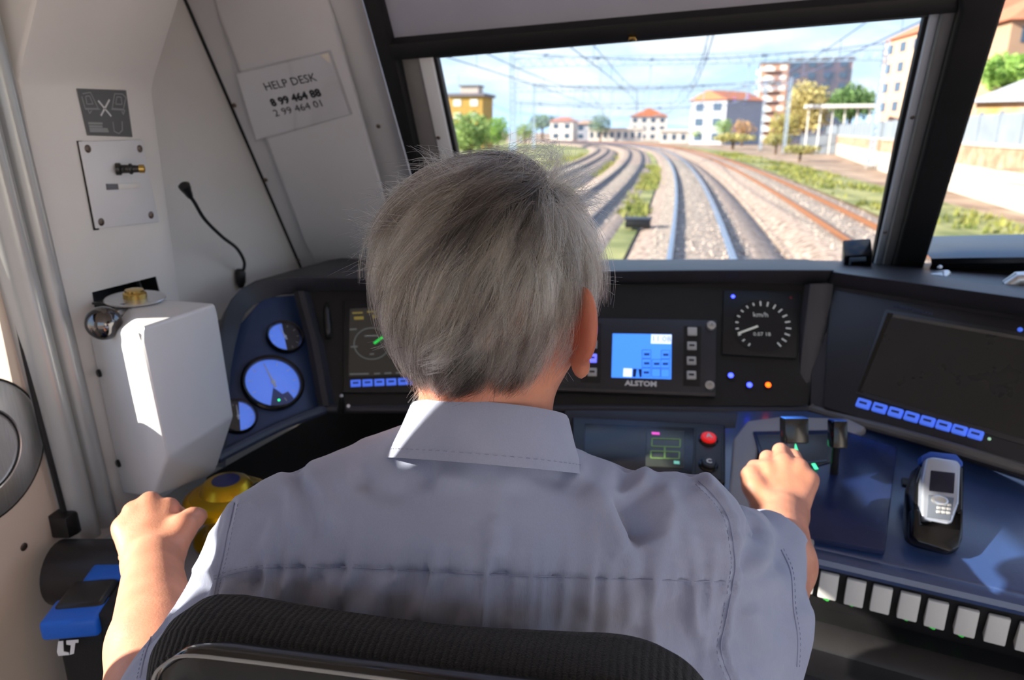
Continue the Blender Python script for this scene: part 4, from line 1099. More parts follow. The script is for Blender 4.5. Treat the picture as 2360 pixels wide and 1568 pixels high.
# ---- left arm and fist
el_, wl2 = at(352, 1690, .590), at(352, 1296, .795)
fl.cone(sl_, el_, .034, .036, .02)
fl.chain([el_, el_ * .55 + wl2 * .45 + RGT * .002, wl2], [.041, .0405, .0285], .012)
fl.ell(wl2, (.030, .024, .022), (RGT, FWD, UPV), .012)
def hand(wr, mcps, thumb, fingers, rr, k=.007):
    for i, m in enumerate(mcps):
        fl.cone(wr + (m - wr) * .06 + (m - mcps[1]) * .35, m, .0172 if i < 3 else .0158, .0128, .009)
        if i < 3: fl.cone(m * .9 + wr * .1, mcps[i + 1] * .9 + wr * .1, .0100, .0100, .008)
    for f_, r_ in zip(fingers, rr):
        fl.chain(f_, [r_, r_ * .95, r_ * .88, r_ * .76], k * .55)
    fl.chain(thumb, [.0185, .0145, .0118, .0098], .009)
L_m = [at(388, 1172, .868), at(345, 1158, .868), at(308, 1180, .858), at(283, 1216, .842)]
dn = nrm(arr(0, .15, -1)); fw = nrm(arr(.02, 1, -.1))
fing = []
for i, (m, ln) in enumerate(zip(L_m, (.95, 1.02, .96, .82))):
    a_ = m + (fw * .022 + dn * .030) * ln; b_ = a_ + (dn * .020 - fw * .014) * ln; c_ = b_ + (-fw * .020 - dn * .003) * ln
    fing.append([m, a_, b_, c_])
hand(wl2, L_m, [at(392, 1268, .815), at(422, 1216, .838), at(444, 1196, .858), at(459, 1190, .874)], fing, (.0112, .0115, .0110, .0098))
# ---- right arm and hand on the lever
er_, wr2 = at(1752, 1402, .775), at(1800, 1190, .925)
fl.cone(sr_, er_, .034, .040, .02)
fl.chain([er_, er_ * .55 + wr2 * .45 + RGT * .008, wr2], [.044, .042, .0305], .012)
fl.ell(wr2, (.033, .024, .022), (RGT, FWD, UPV), .012)
R_m = [at(1768, 1082, .978), at(1806, 1066, .986), at(1842, 1078, .982), at(1866, 1106, .970)]
fing = []
for i, (m, ln) in enumerate(zip(R_m, (.95, 1.0, .95, .82))):
    a_ = m + (fw * .034 + UPV * .008 - dn * -.004) * ln + RGT * (.004 - .004 * i); b_ = a_ + (dn * .022 + fw * .006) * ln; c_ = b_ + (dn * .012 - fw * .016) * ln
    fing.append([m, a_, b_, c_])
hand(wr2, R_m, [at(1762, 1165, .935), at(1738, 1122, .955), at(1730, 1098, .972), at(1738, 1076, .990)], fing, (.0112, .0115, .0110, .0098))
V, Q = fl.mesh(); V = relax(V, Q, 1, .4)

def skin_mat():
    m = mat('skin', (202, 138, 110), .48, var=.10, vscale=28, rgb2=(212, 146, 118), bump=.15, bscale=420, sss=.4)
    return m
skin = raw_mesh('body', V, Q, skin_mat(), person)
fl_a = np.zeros(len(V))                   # ears and knuckles are redder than the rest of the skin
for c_, r_ in [(hp_(.093, -.014, -.048), .045)] + [(m, .016) for m in L_m + R_m] + [(hp_(0, -.06, -.13), .07)]:
    fl_a = np.maximum(fl_a, np.clip(1.6 - 1.6 * np.linalg.norm(V - c_, axis=1) / r_, 0, 1) * (1 if r_ == .045 else .45))
at_ = skin.data.attributes.new('flush', 'FLOAT', 'POINT'); at_.data.foreach_set('value', fl_a.astype(np.float32))
sm_ = skin.data.materials[0].node_tree; bs_ = sm_.nodes['Principled BSDF']
src = bs_.inputs['Base Color'].links[0].from_socket
mx_ = sm_.nodes.new('ShaderNodeMix'); mx_.data_type = 'RGBA'; aa_ = sm_.nodes.new('ShaderNodeAttribute'); aa_.attribute_name = 'flush'
sm_.links.new(aa_.outputs['Fac'], mx_.inputs['Factor']); sm_.links.new(src, mx_.inputs['A']); mx_.inputs['B'].default_value = (*lin(168, 78, 54), 1)
sm_.links.new(mx_.outputs['Result'], bs_.inputs['Base Color'])
fl = None
M_EYE = mat('eye_white', (235, 230, 225), .2, var=.02)
for s_ in (-1, 1):
    e_ = MB().ball(hp_(s_ * .031, .083, -.012), .0118, 20, 14).build('eye', M_EYE, person, 180)
    MB().ball(hp_(s_ * .031, .0912, -.012), .0046, 14, 8).build('iris', mat('iris_brown', (60, 40, 26), .2), e_, 180)
    MB().tube([hp_(s_ * .014, .102, .014), hp_(s_ * .032, .099, .019), hp_(s_ * .050, .086, .014)], [.003, .004, .002], 8).build('eyebrow', mat('brow_grey', (110, 106, 102), .8), person)
# finger nails on the thumbs that show
for tip, dirv in ((at(459, 1188, .872), nrm(UPV - FWD * .5)), (at(1735, 1080, .984), nrm(UPV * .5 - FWD * .8))):
    MB().ball(tip + dirv * .0078, (.0048, .0048, .0026), 12, 8).build('nail', mat('nail', (226, 176, 156), .3), person, 180)

# ---- shirt
fs = Field((-.60, .28, 1.98), (.34, 1.05, 2.68), .003)
fs.cone(at(1122, 1168, .665), at(645, 1258, .668), .052, .053, .03)
fs.cone(at(1122, 1168, .665), at(1540, 1240, .690), .053, .050, .02)
fs.cone(at(1120, 1105, .664), at(1110, 1220, .660), .064, .088, .03)
fs.ell(at(1060, 1430, .735), (.196, .120, .215), None, .05)
fs.ell(at(830, 1330, .685), (.095, .070, .100), None, .05)
fs.ell(at(1350, 1350, .695), (.095, .070, .105), None, .05)
fs.cone(at(640, 1264, .668), at(446, 1600, .605), .055, .053, .025)            # left sleeve
fs.cone(at(446, 1600, .605), at(372, 1730, .59), .053, .056, .02)
fs.ell(at(1585, 1222, .690), (.050, .055, .052), None, .02)                    # right shoulder
fs.cone(at(1590, 1250, .695), at(1715, 1440, .755), .054, .060, .02)           # right sleeve
fs.cone(at(1715, 1440, .755), at(1700, 1620, .745), .058, .058, .03)
fs.cone(at(1730, 1400, .765), at(1765, 1268, .848), .055, .048, .02)
fs.cone(at(1700, 1230, .75), at(1728, 1212, .80), .030, .020, .02)
fs.cone(at(1600, 1400, .70), at(1560, 1650, .70), .070, .080, .04)
# mouth of the right sleeve
fs.cone(at(1772, 1262, .852), at(1803, 1150, .94), .040, .046, .004, True)
fs.cone(at(1745, 1370, .80), at(1790, 1200, .90), .037, .040, .004, True)
V, Q = fs.mesh(); V = relax(V, Q, 3, .5)
fs = None
def seg_dist(px, py, line):
    best = np.full(px.shape, 1e9); side = np.zeros(px.shape); tt = np.zeros(px.shape)
    n = len(line) - 1
    for i in range(n):
        (x0, y0), (x1, y1) = line[i], line[i + 1]
        dx, dy = x1 - x0, y1 - y0; L2 = dx * dx + dy * dy
        t = np.clip(((px - x0) * dx + (py - y0) * dy) / L2, 0, 1)
        ex, ey = px - x0 - t * dx, py - y0 - t * dy; d = np.hypot(ex, ey); m = d < best
        best = np.where(m, d, best); side = np.where(m, np.sign(dx * ey - dy * ex), side); tt = np.where(m, (i + t) / n, tt)
    return best, side, tt
def normals(V, Q):
    n = np.cross(V[Q[:, 2]] - V[Q[:, 0]], V[Q[:, 3]] - V[Q[:, 1]])
    N = np.zeros_like(V)
    for k in range(4): np.add.at(N, Q[:, k], n)
    return N / (np.linalg.norm(N, axis=1)[:, None] + 1e-12)
def smooth_noise(x, seed, n=400):
    r = np.random.default_rng(seed).normal(size=n)
    i = np.floor(x).astype(int); t = x - i; t = t * t * (3 - 2 * t)
    return r[i % n] * (1 - t) + r[(i + 1) % n] * t
YOKE = [(495, 1335), (560, 1316), (640, 1309), (800, 1308), (1000, 1318), (1130, 1324), (1400, 1334), (1685, 1341)]
SEAM_R = [(1610, 1110), (1650, 1150), (1680, 1200), (1694, 1290), (1690, 1340), (1676, 1420), (1662, 1500), (1690, 1580)]
SEAM_L = [(540, 1160), (527, 1220), (512, 1290), (498, 1345), (490, 1390)]
px, py, pz = project(V); Nn = normals(V, Q); facing = (np.einsum('ij,ij->i', Nn, CAM - V) > 0)
amp = np.zeros(len(V))
# gathers above and below the yoke seam
d, sd, tt = seg_dist(px, py, YOKE)
inx = np.clip((px - 500) / 80, 0, 1) * np.clip((1690 - px) / 60, 0, 1)
g = smooth_noise(px / 24 + py / 210 + 40, 3) * .7 + smooth_noise(px / 13 + py / 150 + 90, 5) * .3
amp += inx * g * np.where(sd > 0, .0046 * np.exp(-d / 95), .0030 * np.exp(-d / 42))
amp += -.0014 * np.exp(-(d / 8) ** 2) * inx + inx * np.where(sd > 0, -.0008, .0016) * np.exp(-d / 40)
# slanting folds below the left half of the seam, sagging cloth elsewhere
m = np.clip((1100 - px) / 300, 0, 1) * np.clip((py - 1315) / 25, 0, 1)
amp += m * .0060 * smooth_noise((px + (py - 1300) * .55) / 34 + 10, 11)
amp += .0032 * smooth_noise(px / 120 + 7, 21) * np.clip((py - 1330) / 100, 0, 1) * np.clip((px - 1050) / 150, 0, 1)
amp += .0028 * smooth_noise(px / 70 + py / 95 + 50, 31) * np.clip((py - 1340) / 60, 0, 1) * np.clip((px - 1150) / 100, 0, 1)
FOLDS = [  # polyline, half width in px, depth in mm (negative: valley)
    ([(1436, 1118), (1462, 1195), (1490, 1262)], 30, -19), ([(1330, 1100), (1400, 1180), (1452, 1275)], 34, 8), ([(1520, 1110), (1545, 1180), (1515, 1275)], 32, 7),
    ([(1500, 1280), (1480, 1330), (1400, 1400)], 22, -3), ([(1395, 1288), (1440, 1255), (1480, 1250)], 14, 2.5),
    ([(690, 1100), (705, 1170), (720, 1220), (718, 1260)], 15, -3.2), ([(735, 1100), (760, 1170), (742, 1230)], 14, 2.6), ([(672, 1090), (680, 1160), (665, 1240)], 22, 3.0),
    ([(610, 1180), (590, 1230), (570, 1290)], 16, -2.8), ([(640, 1190), (618, 1240), (600, 1290)], 18, 2.6),
    ([(520, 1170), (480, 1270), (440, 1360)], 14, -2.6), ([(500, 1190), (455, 1290), (420, 1390)], 16, 2.4), ([(545, 1200), (500, 1300), (470, 1380)], 10, 1.6),
    ([(800, 1090), (870, 1130), (960, 1140)], 26, -2.2), ([(900, 1070), (1000, 1110), (1130, 1118)], 26, 2.4), ([(1200, 1090), (1300, 1105), (1400, 1150)], 22, -2.4),
    ([(1130, 1180), (1145, 1240), (1140, 1310)], 24, 2.4), ([(1090, 1180), (1100, 1250), (1085, 1310)], 22, -2.2),
    ([(1540, 1360), (1560, 1430), (1600, 1520)], 24, -4.5), ([(1590, 1350), (1600, 1420), (1640, 1510)], 22, 4), ([(1480, 1400), (1500, 1460), (1560, 1540)], 24, 3.5),
    ([(1630, 1350), (1620, 1400), (1628, 1470)], 14, -4), ([(1600, 1200), (1620, 1260), (1640, 1320)], 16, -2.2), ([(1560, 1180), (1590, 1260), (1600, 1330)], 18, 2.0),
    ([(1730, 1180), (1740, 1240), (1720, 1290), (1710, 1330)], 16, -5), ([(1765, 1210), (1770, 1270), (1735, 1330)], 18, 4), ([(1710, 1340), (1760, 1330), (1800, 1290)], 18, -3),
    ([(1720, 1400), (1760, 1440), (1790, 1520)], 26, 4.0), ([(1710, 1450), (1730, 1500), (1760, 1560)], 18, -3.5), ([(1790, 1350), (1812, 1420), (1815, 1500)], 14, -2.0),
    ([(1560, 1230), (1610, 1240), (1670, 1280)], 12, 1.6), ([(1520, 1290), (1590, 1300), (1660, 1310)], 12, -1.6)]
for line, wpx, mm in FOLDS:
    d, sd, tt = seg_dist(px, py, line)
    amp += mm * .001 * np.exp(-(d / wpx) ** 2) * np.clip(tt * 5, .25, 1) * np.clip((1 - tt) * 5, .25, 1)
d, sd, tt = seg_dist(px, py, SEAM_R); amp += -.0018 * np.exp(-(d / 8) ** 2) + .0024 * np.exp(-((d - 13) / 9) ** 2) * (sd < 0) + .0016 * np.exp(-((d - 12) / 8) ** 2) * (sd > 0)
amp += .0014 * smooth_noise(py / 24 + 30, 44) * np.exp(-d / 22)
d, sd, tt = seg_dist(px, py, SEAM_L); amp += -.0012 * np.exp(-(d / 8) ** 2) + .0012 * np.exp(-((d - 11) / 8) ** 2)
amp += .0009 * smooth_noise(px / 38 + 3, 51) * smooth_noise(py / 44 + 9, 52)
# fade the relief out on the side turned away
amp *= np.where(facing, 1.35, .3)
V = V + Nn * amp[:, None]
V = relax(V, Q, 1, .25)
def shirt_mat():
    m = bpy.data.materials.new('shirt_cotton'); m.use_nodes = True
    N, L = m.node_tree.nodes, m.node_tree.links; b = N['Principled BSDF']
    tc = N.new('ShaderNodeTexCoord')
    nz = N.new('ShaderNodeTexNoise'); nz.inputs['Scale'].default_value = 9; nz.inputs['Detail'].default_value = 4
    L.new(tc.outputs['Object'], nz.inputs['Vector'])
    mp = N.new('ShaderNodeMapping'); mp.inputs['Scale'].default_value = (1, 1, .12); L.new(tc.outputs['Object'], mp.inputs[0])
    th = N.new('ShaderNodeTexNoise'); th.inputs['Scale'].default_value = 900; th.inputs['Detail'].default_value = 2; L.new(mp.outputs[0], th.inputs['Vector'])
    ad = N.new('ShaderNodeMath'); ad.operation = 'MULTIPLY_ADD'; ad.inputs[1].default_value = .35
    L.new(th.outputs['Fac'], ad.inputs[0]); L.new(nz.outputs['Fac'], ad.inputs[2])
    rp = N.new('ShaderNodeValToRGB'); rp.color_ramp.elements[0].position = .4; rp.color_ramp.elements[1].position = 1.0
    rp.color_ramp.elements[0].color = (*lin(156, 162, 188), 1); rp.color_ramp.elements[1].color = (*lin(178, 183, 206), 1)
    L.new(ad.outputs[0], rp.inputs[0]); L.new(rp.outputs[0], b.inputs['Base Color'])
    b.inputs['Roughness'].default_value = .85; b.inputs['Sheen Weight'].default_value = .3; b.inputs['Specular IOR Level'].default_value = .25
    bp = N.new('ShaderNodeBump'); bp.inputs['Strength'].default_value = .25; bp.inputs['Distance'].default_value = .0008
    L.new(th.outputs['Fac'], bp.inputs['Height']); L.new(bp.outputs[0], b.inputs['Normal'])
    tr = N.new('ShaderNodeBsdfTranslucent'); mx = N.new('ShaderNodeMixShader'); mx.inputs[0].default_value = .12
    L.new(rp.outputs[0], tr.inputs[0]); L.new(b.outputs[0], mx.inputs[1]); L.new(tr.outputs[0], mx.inputs[2]); L.new(mx.outputs[0], N['Material Output'].inputs[0])
    return m
M_SHIRT = shirt_mat()
shirt = raw_mesh('shirt', V, Q, M_SHIRT, person)
bvh = BVHTree.FromPolygons([tuple(p) for p in V], [tuple(map(int, q)) for q in Q])
def on_shirt(px_, py_):
    h = bvh.ray_cast(Vector(CAM), Vector(nrm(ray(px_, py_))))
    return (None, None) if h[0] is None else (arr(h[0]), arr(h[1]))
def resample(line, step):
    pts = smooth_path([arr(*p, 0) for p in line], 12); out = [pts[0]]; acc = 0
    for a, b in zip(pts[:-1], pts[1:]):
        acc += np.linalg.norm(b - a)
        if acc >= step: out.append(b); acc = 0
    return [(p[0], p[1]) for p in out]
M_THREAD = mat('thread', (150, 152, 176), .8, var=.1)
M_SEAMD = mat('seam_fold', (150, 153, 178), .9, var=.1)
def seam(line, offs, name='seam', r=.00055):
    mb = MB(); pp = []
    for x, y in resample(line, 7):
        p, n = on_shirt(x, y)
        if p is not None: pp.append(p + n * .0004)
    if len(pp) > 2: mb.tube(pp, r, 5).build(name, M_SEAMD, shirt)
    mb = MB(); k = 0
    base = resample(line, 4)
    for i, (x, y) in enumerate(base[:-1]):
        if i % 2: continue
        dx, dy = base[i + 1][0] - x, base[i + 1][1] - y; l_ = math.hypot(dx, dy) + 1e-6
        ox, oy = -dy / l_ * offs, dx / l_ * offs
        p, n = on_shirt(x + ox, y + oy); q, n2 = on_shirt(x + ox + dx, y + oy + dy)
        if p is not None and q is not None and np.linalg.norm(p - q) < .006:
            mb.tube([p + n * .0002, (p + q) / 2 + n * .0006, q + n * .0002], .00028, 4, False); k += 1
    if k:
        o = mb.build('stitching', M_THREAD, shirt); o['kind'] = 'stuff'
seam(YOKE, -7); seam(SEAM_R, 10); seam(SEAM_L, -9)
seam([(1800, 1268), (1822, 1320), (1828, 1400), (1838, 1470), (1836, 1540)], -6)
seam([(352, 1460), (335, 1510), (322, 1566)], 6)
# ---- collar: stand and folded leaf around the neck
cc = at(1124, 1004, .664)
cu_ = nrm(UPV + FWD * .20 + RGT * .085)
ca = nrm(RGT - cu_ * np.dot(RGT, cu_)); cb = np.cross(cu_, ca)          # cb points ahead
def ring(a_r, f_r, b_r, h, n=56, tilt=0.0):
    out = []
    for k in range(n):
        q = math.radians(-92 - 168 + 336 * k / (n - 1))                  # open at the throat
        fb = f_r if math.sin(q) > 0 else b_r
        out.append(cc + ca * math.cos(q) * a_r * 1.05 + cb * math.sin(q) * fb + cu_ * (h + tilt * max(0, math.sin(q))))
    return out
rows = [ring(.0625, .066, .0640, .004, tilt=-.02), ring(.0650, .068, .0665, .0190, tilt=-.02), ring(.0662, .070, .0680, .0232, tilt=-.02), ring(.0685, .072, .0700, .0236, tilt=-.02), ring(.0705, .074, .0720, .0205, tilt=-.02),
        ring(.0765, .082, .0775, .000, tilt=-.025), ring(.0860, .096, .0850, -.0270, tilt=-.035), ring(.0866, .0965, .0856, -.0284, tilt=-.035), ring(.0850, .095, .0840, -.0284, tilt=-.035), ring(.0755, .081, .0760, -.002, tilt=-.025), ring(.067, .070, .0680, .008, tilt=-.02)]
col_o = MB().loft(rows).build('collar', M_SHIRT, shirt, 50)
st_r = ring(.0838, .0935, .0830, -.0205, 150, -.034)
mb = MB()
for k in range(0, 148, 2):
    ctr_ = cc - cu_ * .02
    o_ = lambda p: p + nrm(p - ctr_) * .0008
    mb.tube([o_(st_r[k]), o_(st_r[k + 1])], .00028, 4, False)
o = mb.build('stitching', M_THREAD, col_o); o['kind'] = 'stuff'
# ---- trousers and shoes below the desk
ft = Field((-.50, .38, 1.48), (.20, 1.30, 2.22), .008)
ft.ell((-.17, .60, 2.09), (.18, .15, .12), None, .05)
for s_ in (-1, 1):
    hip, knee, ank = arr(-.17 + s_ * .09, .62, 2.09), arr(-.17 + s_ * .13, 1.00, 2.10), arr(-.17 + s_ * .13, 1.04, 1.60)
    ft.cone(hip, knee, .085, .062, .04); ft.cone(knee, ank, .062, .045, .03)
V, Q = ft.mesh()
raw_mesh('trousers', relax(V, Q, 2), Q, mat('trouser_navy', (36, 38, 50), .8, var=.15, bump=.2, bscale=500), person)
for s_ in (-1, 1):
    c0 = arr(-.17 + s_ * .13, 1.08, 1.535)
    MB().ball(c0, (.045, .135, .04), 20, 12).box(Plane2(c0, (1, 0, 0), (0, 1, 0), (0, 0, 1)), (-.042, .042), (-.12, .12), (-.034, -.02), .006).build('shoe', mat('shoe_black', (20, 18, 18), .3), person)
# ---- hair
RS = arr(.0775, .0975, .0895)             # scalp
RO = arr(.1070, .1160, .1010)             # outside of the hair
HM = np.stack([HR, HF, HU])               # world -> head frame rows
def to_head(p): return (np.asarray(p) - HC) @ HM.T
def to_world(p): return np.asarray(p) @ HM + HC
def scalp_at(px_, py_):
    o = to_head(CAM) / RS; d = (ray(px_, py_) @ HM.T) / RS
    a = d @ d; b = o @ d; c = o @ o - 1; disc = b * b - a * c
    t = (-b - math.sqrt(max(disc, 0))) / a
    return nrm(o + t * d)
WH = scalp_at(1262, 440)                  # crown whorl
def surf(s):
    """scalp: an ellipsoid above, drawn down to the nape below"""
    z = s[:, 2]; up = z >= 0
    hl_ = np.linalg.norm(s[:, :2], axis=1, keepdims=True) + 1e-9
    hd = s[:, :2] / hl_
    rho = 1 - .33 * np.abs(np.minimum(z, 0)) ** 1.6
    low = np.concatenate([hd * rho[:, None] * RS[:2], (z * .126)[:, None]], 1)
    return np.where(up[:, None], s * RS, low)
def outward(s):
    o = np.concatenate([s[:, :2] / (np.linalg.norm(s[:, :2], axis=1, keepdims=True) + 1e-9) * np.sqrt(np.clip(1 - np.maximum(s[:, 2:3], -.1) ** 2, 0, 1)), np.maximum(s[:, 2:3], -.1)], 1)
    return o
def hairy(s):
    r, f, u = surf(s).T
    ok = u > -.090 + .35 * np.maximum(np.abs(r) - .030, 0)
    ok &= ~((f > .015) & (u < .052))                        # face
    ok &= ~((r > .040) & (f > -.034) & (u < -.012))         # round the ears
    ok &= ~((r < -.040) & (f > -.020) & (u < -.030))
    return ok
def flow(s, sw):
    """combing direction on the unit scalp"""
    away = s - WH; dist = np.linalg.norm(away, axis=1, keepdims=True)
    away /= dist + 1e-6
    swirl = np.cross(np.broadcast_to(WH, s.shape), away)
    g = np.array([0, 0, -1.0])
    left = np.array([-1.0, 0, 0])
    back = np.clip(-s[:, 1:2], 0, 1)
    v = away * (1.15 - .35 * np.clip(dist, 0, 1)) + swirl * .35 * np.exp(-dist * 2.2) + g * (.25 + .55 * np.clip(dist, 0, 1.2)) + left * (.50 * back * np.clip(1.0 - s[:, 2:3] * -.9, 0, 1)) + sw
    v -= s * np.sum(v * s, 1, keepdims=True)
    return v / (np.linalg.norm(v, axis=1, keepdims=True) + 1e-9)
def grow(s0, L, layer, wild, n, rng, amp=.42):
    """guides: n points along the combed direction, rising off the scalp"""
    m = len(s0); s = s0.copy(); P = np.zeros((m, n, 3))
    w1 = rng.normal(size=(m, 3)) * amp * wild[:, None]; w2 = rng.normal(size=(m, 3)) * amp * .8 * wild[:, None]; ph = rng.uniform(0, 6.28, (m, 1))
    for i in range(n):
        t = i / (n - 1)
        lift = (1 - (1 - t) ** 2.2)
        b_ = surf(s); u = b_[:, 2]
        taper = np.clip((u + .112) / .065, .10, 1) ** .8
        P[:, i] = b_ + outward(s) * ((RO - RS) * (layer * lift * taper)[:, None] + .0008)
        v = flow(s, w1 * (1 - t) + w2 * t + .22 * np.sin(ph + t * 6) * np.array([[1.0, .3, 0]]))
        s = s + v * (L / (n - 1) / .09)[:, None]
        s /= np.linalg.norm(s, axis=1, keepdims=True)
    return P
rng = np.random.default_rng(3)
def roots(n):
    out = []
    while sum(map(len, out)) < n:
        s = rng.normal(size=(n, 3)); s /= np.linalg.norm(s, axis=1, keepdims=True)
        out.append(s[hairy(s)])
    return np.concatenate(out)[:n]
NP_ = 10
NG, NC = 1700, 24
s0 = roots(NG)
back = np.clip(-s0[:, 1], 0, 1)
uu = surf(s0)[:, 2]
L = rng.uniform(.046, .084, NG) * np.clip(.46 + (uu + .09) / .11, .30, 1.15) * (1 + .10 * (s0[:, 0] < -.5)) * np.where((np.abs(s0[:, 0]) > .6) & (uu < .035), .72, 1)
layer = rng.random(NG) ** .65
G = grow(s0, L, layer, np.ones(NG), NP_, rng)
NL = 340                                  # locks: guides lean together towards the tips
pick = rng.choice(NG, NL, replace=False)
lock = np.argmin(((s0[:, None] - s0[pick][None]) ** 2).sum(2), 1)
tq = np.linspace(0, 1, NP_)[None, :, None]
G = G + (G[pick][lock] - G) * (.72 * tq ** 1.1)
# strands clump towards their guide
tt = np.linspace(0, 1, NP_)
ids = np.repeat(np.arange(NG), NC)
o = rng.normal(size=(NG * NC, 3)) * .0046
o[:, 2] *= .8
clump = rng.uniform(.45, .92, NG)[ids]
fac = (1 - clump[:, None] * tt ** .8)
curl = rng.normal(size=(NG * NC, 3)) * .0016
P = G[ids] + o[:, None] * fac[..., None] + curl[:, None] * (tt ** 2)[None, :, None]
keep_len = rng.uniform(.75, 1.12, NG * NC)
P = P[:, :1] + (P - P[:, :1]) * keep_len[:, None, None]
# keep strands outside the scalp
rho = np.linalg.norm(P / (RS * 1.004), axis=2, keepdims=True); P = np.where((rho < 1) & (P[..., 2:3] > 0), P / rho, P)
tone_g = rng.normal(size=NL)[lock] * 1.1 + rng.normal(size=NG) * .7
# stray hairs: tufts at the crown, flyaways at the side and the nape
extra = []
def stray(px_, py_, n, spread, end_px, end_py, lift, dz):
    for _ in range(n):
        a = scalp_at(px_ + rng.normal() * spread, py_ + rng.normal() * spread * .7) * RS * 1.04
        d_ = float(np.dot(to_world(a) - CAM, FWD))
        b = to_head(at(end_px + rng.normal() * spread * .9, end_py + rng.normal() * spread * .7, d_ + dz + rng.normal() * .01))
        nrm_ = nrm(a / RS ** 2)
        mid = (a + b) / 2 + nrm_ * lift * rng.uniform(.6, 1.3)
        q = tt[:, None]
        extra.append((1 - q) ** 2 * a + 2 * q * (1 - q) * mid + q ** 2 * b)
stray(1255, 425, 90, 26, 1285, 352, .016, .02)
stray(1290, 440, 150, 24, 1345, 400, .016, .02)
stray(1310, 470, 150, 26, 1372, 465, .014, .01)
stray(1180, 385, 130, 40, 1245, 352, .012, .02)
stray(1290, 420, 60, 20, 1250, 345, .02, .02)
stray(900, 520, 160, 34, 850, 530, .004, .0)
stray(905, 600, 120, 30, 858, 615, .004, .0)
stray(960, 440, 120, 36, 905, 452, .006, .0)
stray(1040, 395, 120, 40, 985, 385, .008, .01)
stray(930, 800, 50, 22, 885, 790, .004, .0)
stray(1340, 640, 30, 24, 1392, 635, .006, .01)
stray(985, 880, 60, 18, 968, 925, .004, .0)
stray(1190, 880, 60, 26, 1195, 925, .004, -.004)
stray(1300, 840, 60, 22, 1270, 872, .005, .0)
extra = np.array(extra)
P = np.concatenate([P, extra]); ids2 = np.concatenate([ids, np.full(len(extra), -1)])
PW = to_world(P.reshape(-1, 3)).reshape(P.shape)
rootu = P[:, 0, 2]
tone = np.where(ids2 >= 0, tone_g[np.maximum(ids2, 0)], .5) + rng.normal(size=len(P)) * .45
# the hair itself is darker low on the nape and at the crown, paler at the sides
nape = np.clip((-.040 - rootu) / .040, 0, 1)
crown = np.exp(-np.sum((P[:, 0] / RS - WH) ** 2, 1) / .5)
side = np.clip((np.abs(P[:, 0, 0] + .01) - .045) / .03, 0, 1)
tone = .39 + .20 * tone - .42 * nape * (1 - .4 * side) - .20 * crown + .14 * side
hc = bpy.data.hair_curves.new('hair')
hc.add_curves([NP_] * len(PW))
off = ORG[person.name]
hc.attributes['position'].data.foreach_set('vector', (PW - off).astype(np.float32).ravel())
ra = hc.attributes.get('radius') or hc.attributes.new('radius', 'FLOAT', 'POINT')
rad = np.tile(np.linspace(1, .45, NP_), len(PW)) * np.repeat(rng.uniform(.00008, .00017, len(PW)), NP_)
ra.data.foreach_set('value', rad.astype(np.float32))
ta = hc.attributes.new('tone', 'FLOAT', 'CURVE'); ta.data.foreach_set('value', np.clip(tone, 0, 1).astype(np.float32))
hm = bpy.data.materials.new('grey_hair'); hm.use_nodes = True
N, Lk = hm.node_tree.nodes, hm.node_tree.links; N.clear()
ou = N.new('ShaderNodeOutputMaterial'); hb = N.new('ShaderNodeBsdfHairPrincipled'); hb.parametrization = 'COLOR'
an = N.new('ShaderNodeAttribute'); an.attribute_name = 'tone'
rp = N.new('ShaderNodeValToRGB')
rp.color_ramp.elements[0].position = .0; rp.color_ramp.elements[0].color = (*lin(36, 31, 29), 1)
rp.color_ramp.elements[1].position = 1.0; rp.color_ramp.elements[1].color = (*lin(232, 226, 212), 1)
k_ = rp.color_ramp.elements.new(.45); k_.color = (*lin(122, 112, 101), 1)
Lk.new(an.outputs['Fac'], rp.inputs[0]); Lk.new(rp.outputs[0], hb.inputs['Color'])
hb.inputs['Roughness'].default_value = .32; hb.inputs['Radial Roughness'].default_value = .45
Lk.new(hb.outputs[0], ou.inputs[0])
hc.materials.append(hm)
hair = bpy.data.objects.new('hair', hc); COL.objects.link(hair); hair.parent = person
hair['label'] = 'thick tousled grey hair'
# thin dark under-layer so no skin shows through the parting
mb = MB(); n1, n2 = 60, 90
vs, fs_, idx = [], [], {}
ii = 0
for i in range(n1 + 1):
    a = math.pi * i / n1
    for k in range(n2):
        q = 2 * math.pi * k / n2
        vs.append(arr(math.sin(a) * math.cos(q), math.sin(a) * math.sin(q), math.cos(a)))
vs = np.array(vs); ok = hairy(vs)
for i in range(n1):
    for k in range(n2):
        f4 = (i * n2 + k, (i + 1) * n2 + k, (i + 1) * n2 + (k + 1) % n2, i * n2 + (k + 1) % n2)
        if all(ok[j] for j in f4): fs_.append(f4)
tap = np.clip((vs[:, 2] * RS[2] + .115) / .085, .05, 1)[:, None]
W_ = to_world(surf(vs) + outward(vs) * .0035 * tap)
mb.add(W_, fs_); mb.build('hair_underlayer', mat('hair_under', (50, 46, 43), .8, var=.3, vscale=60, stretch=(1, 1, .2)), person, 180)
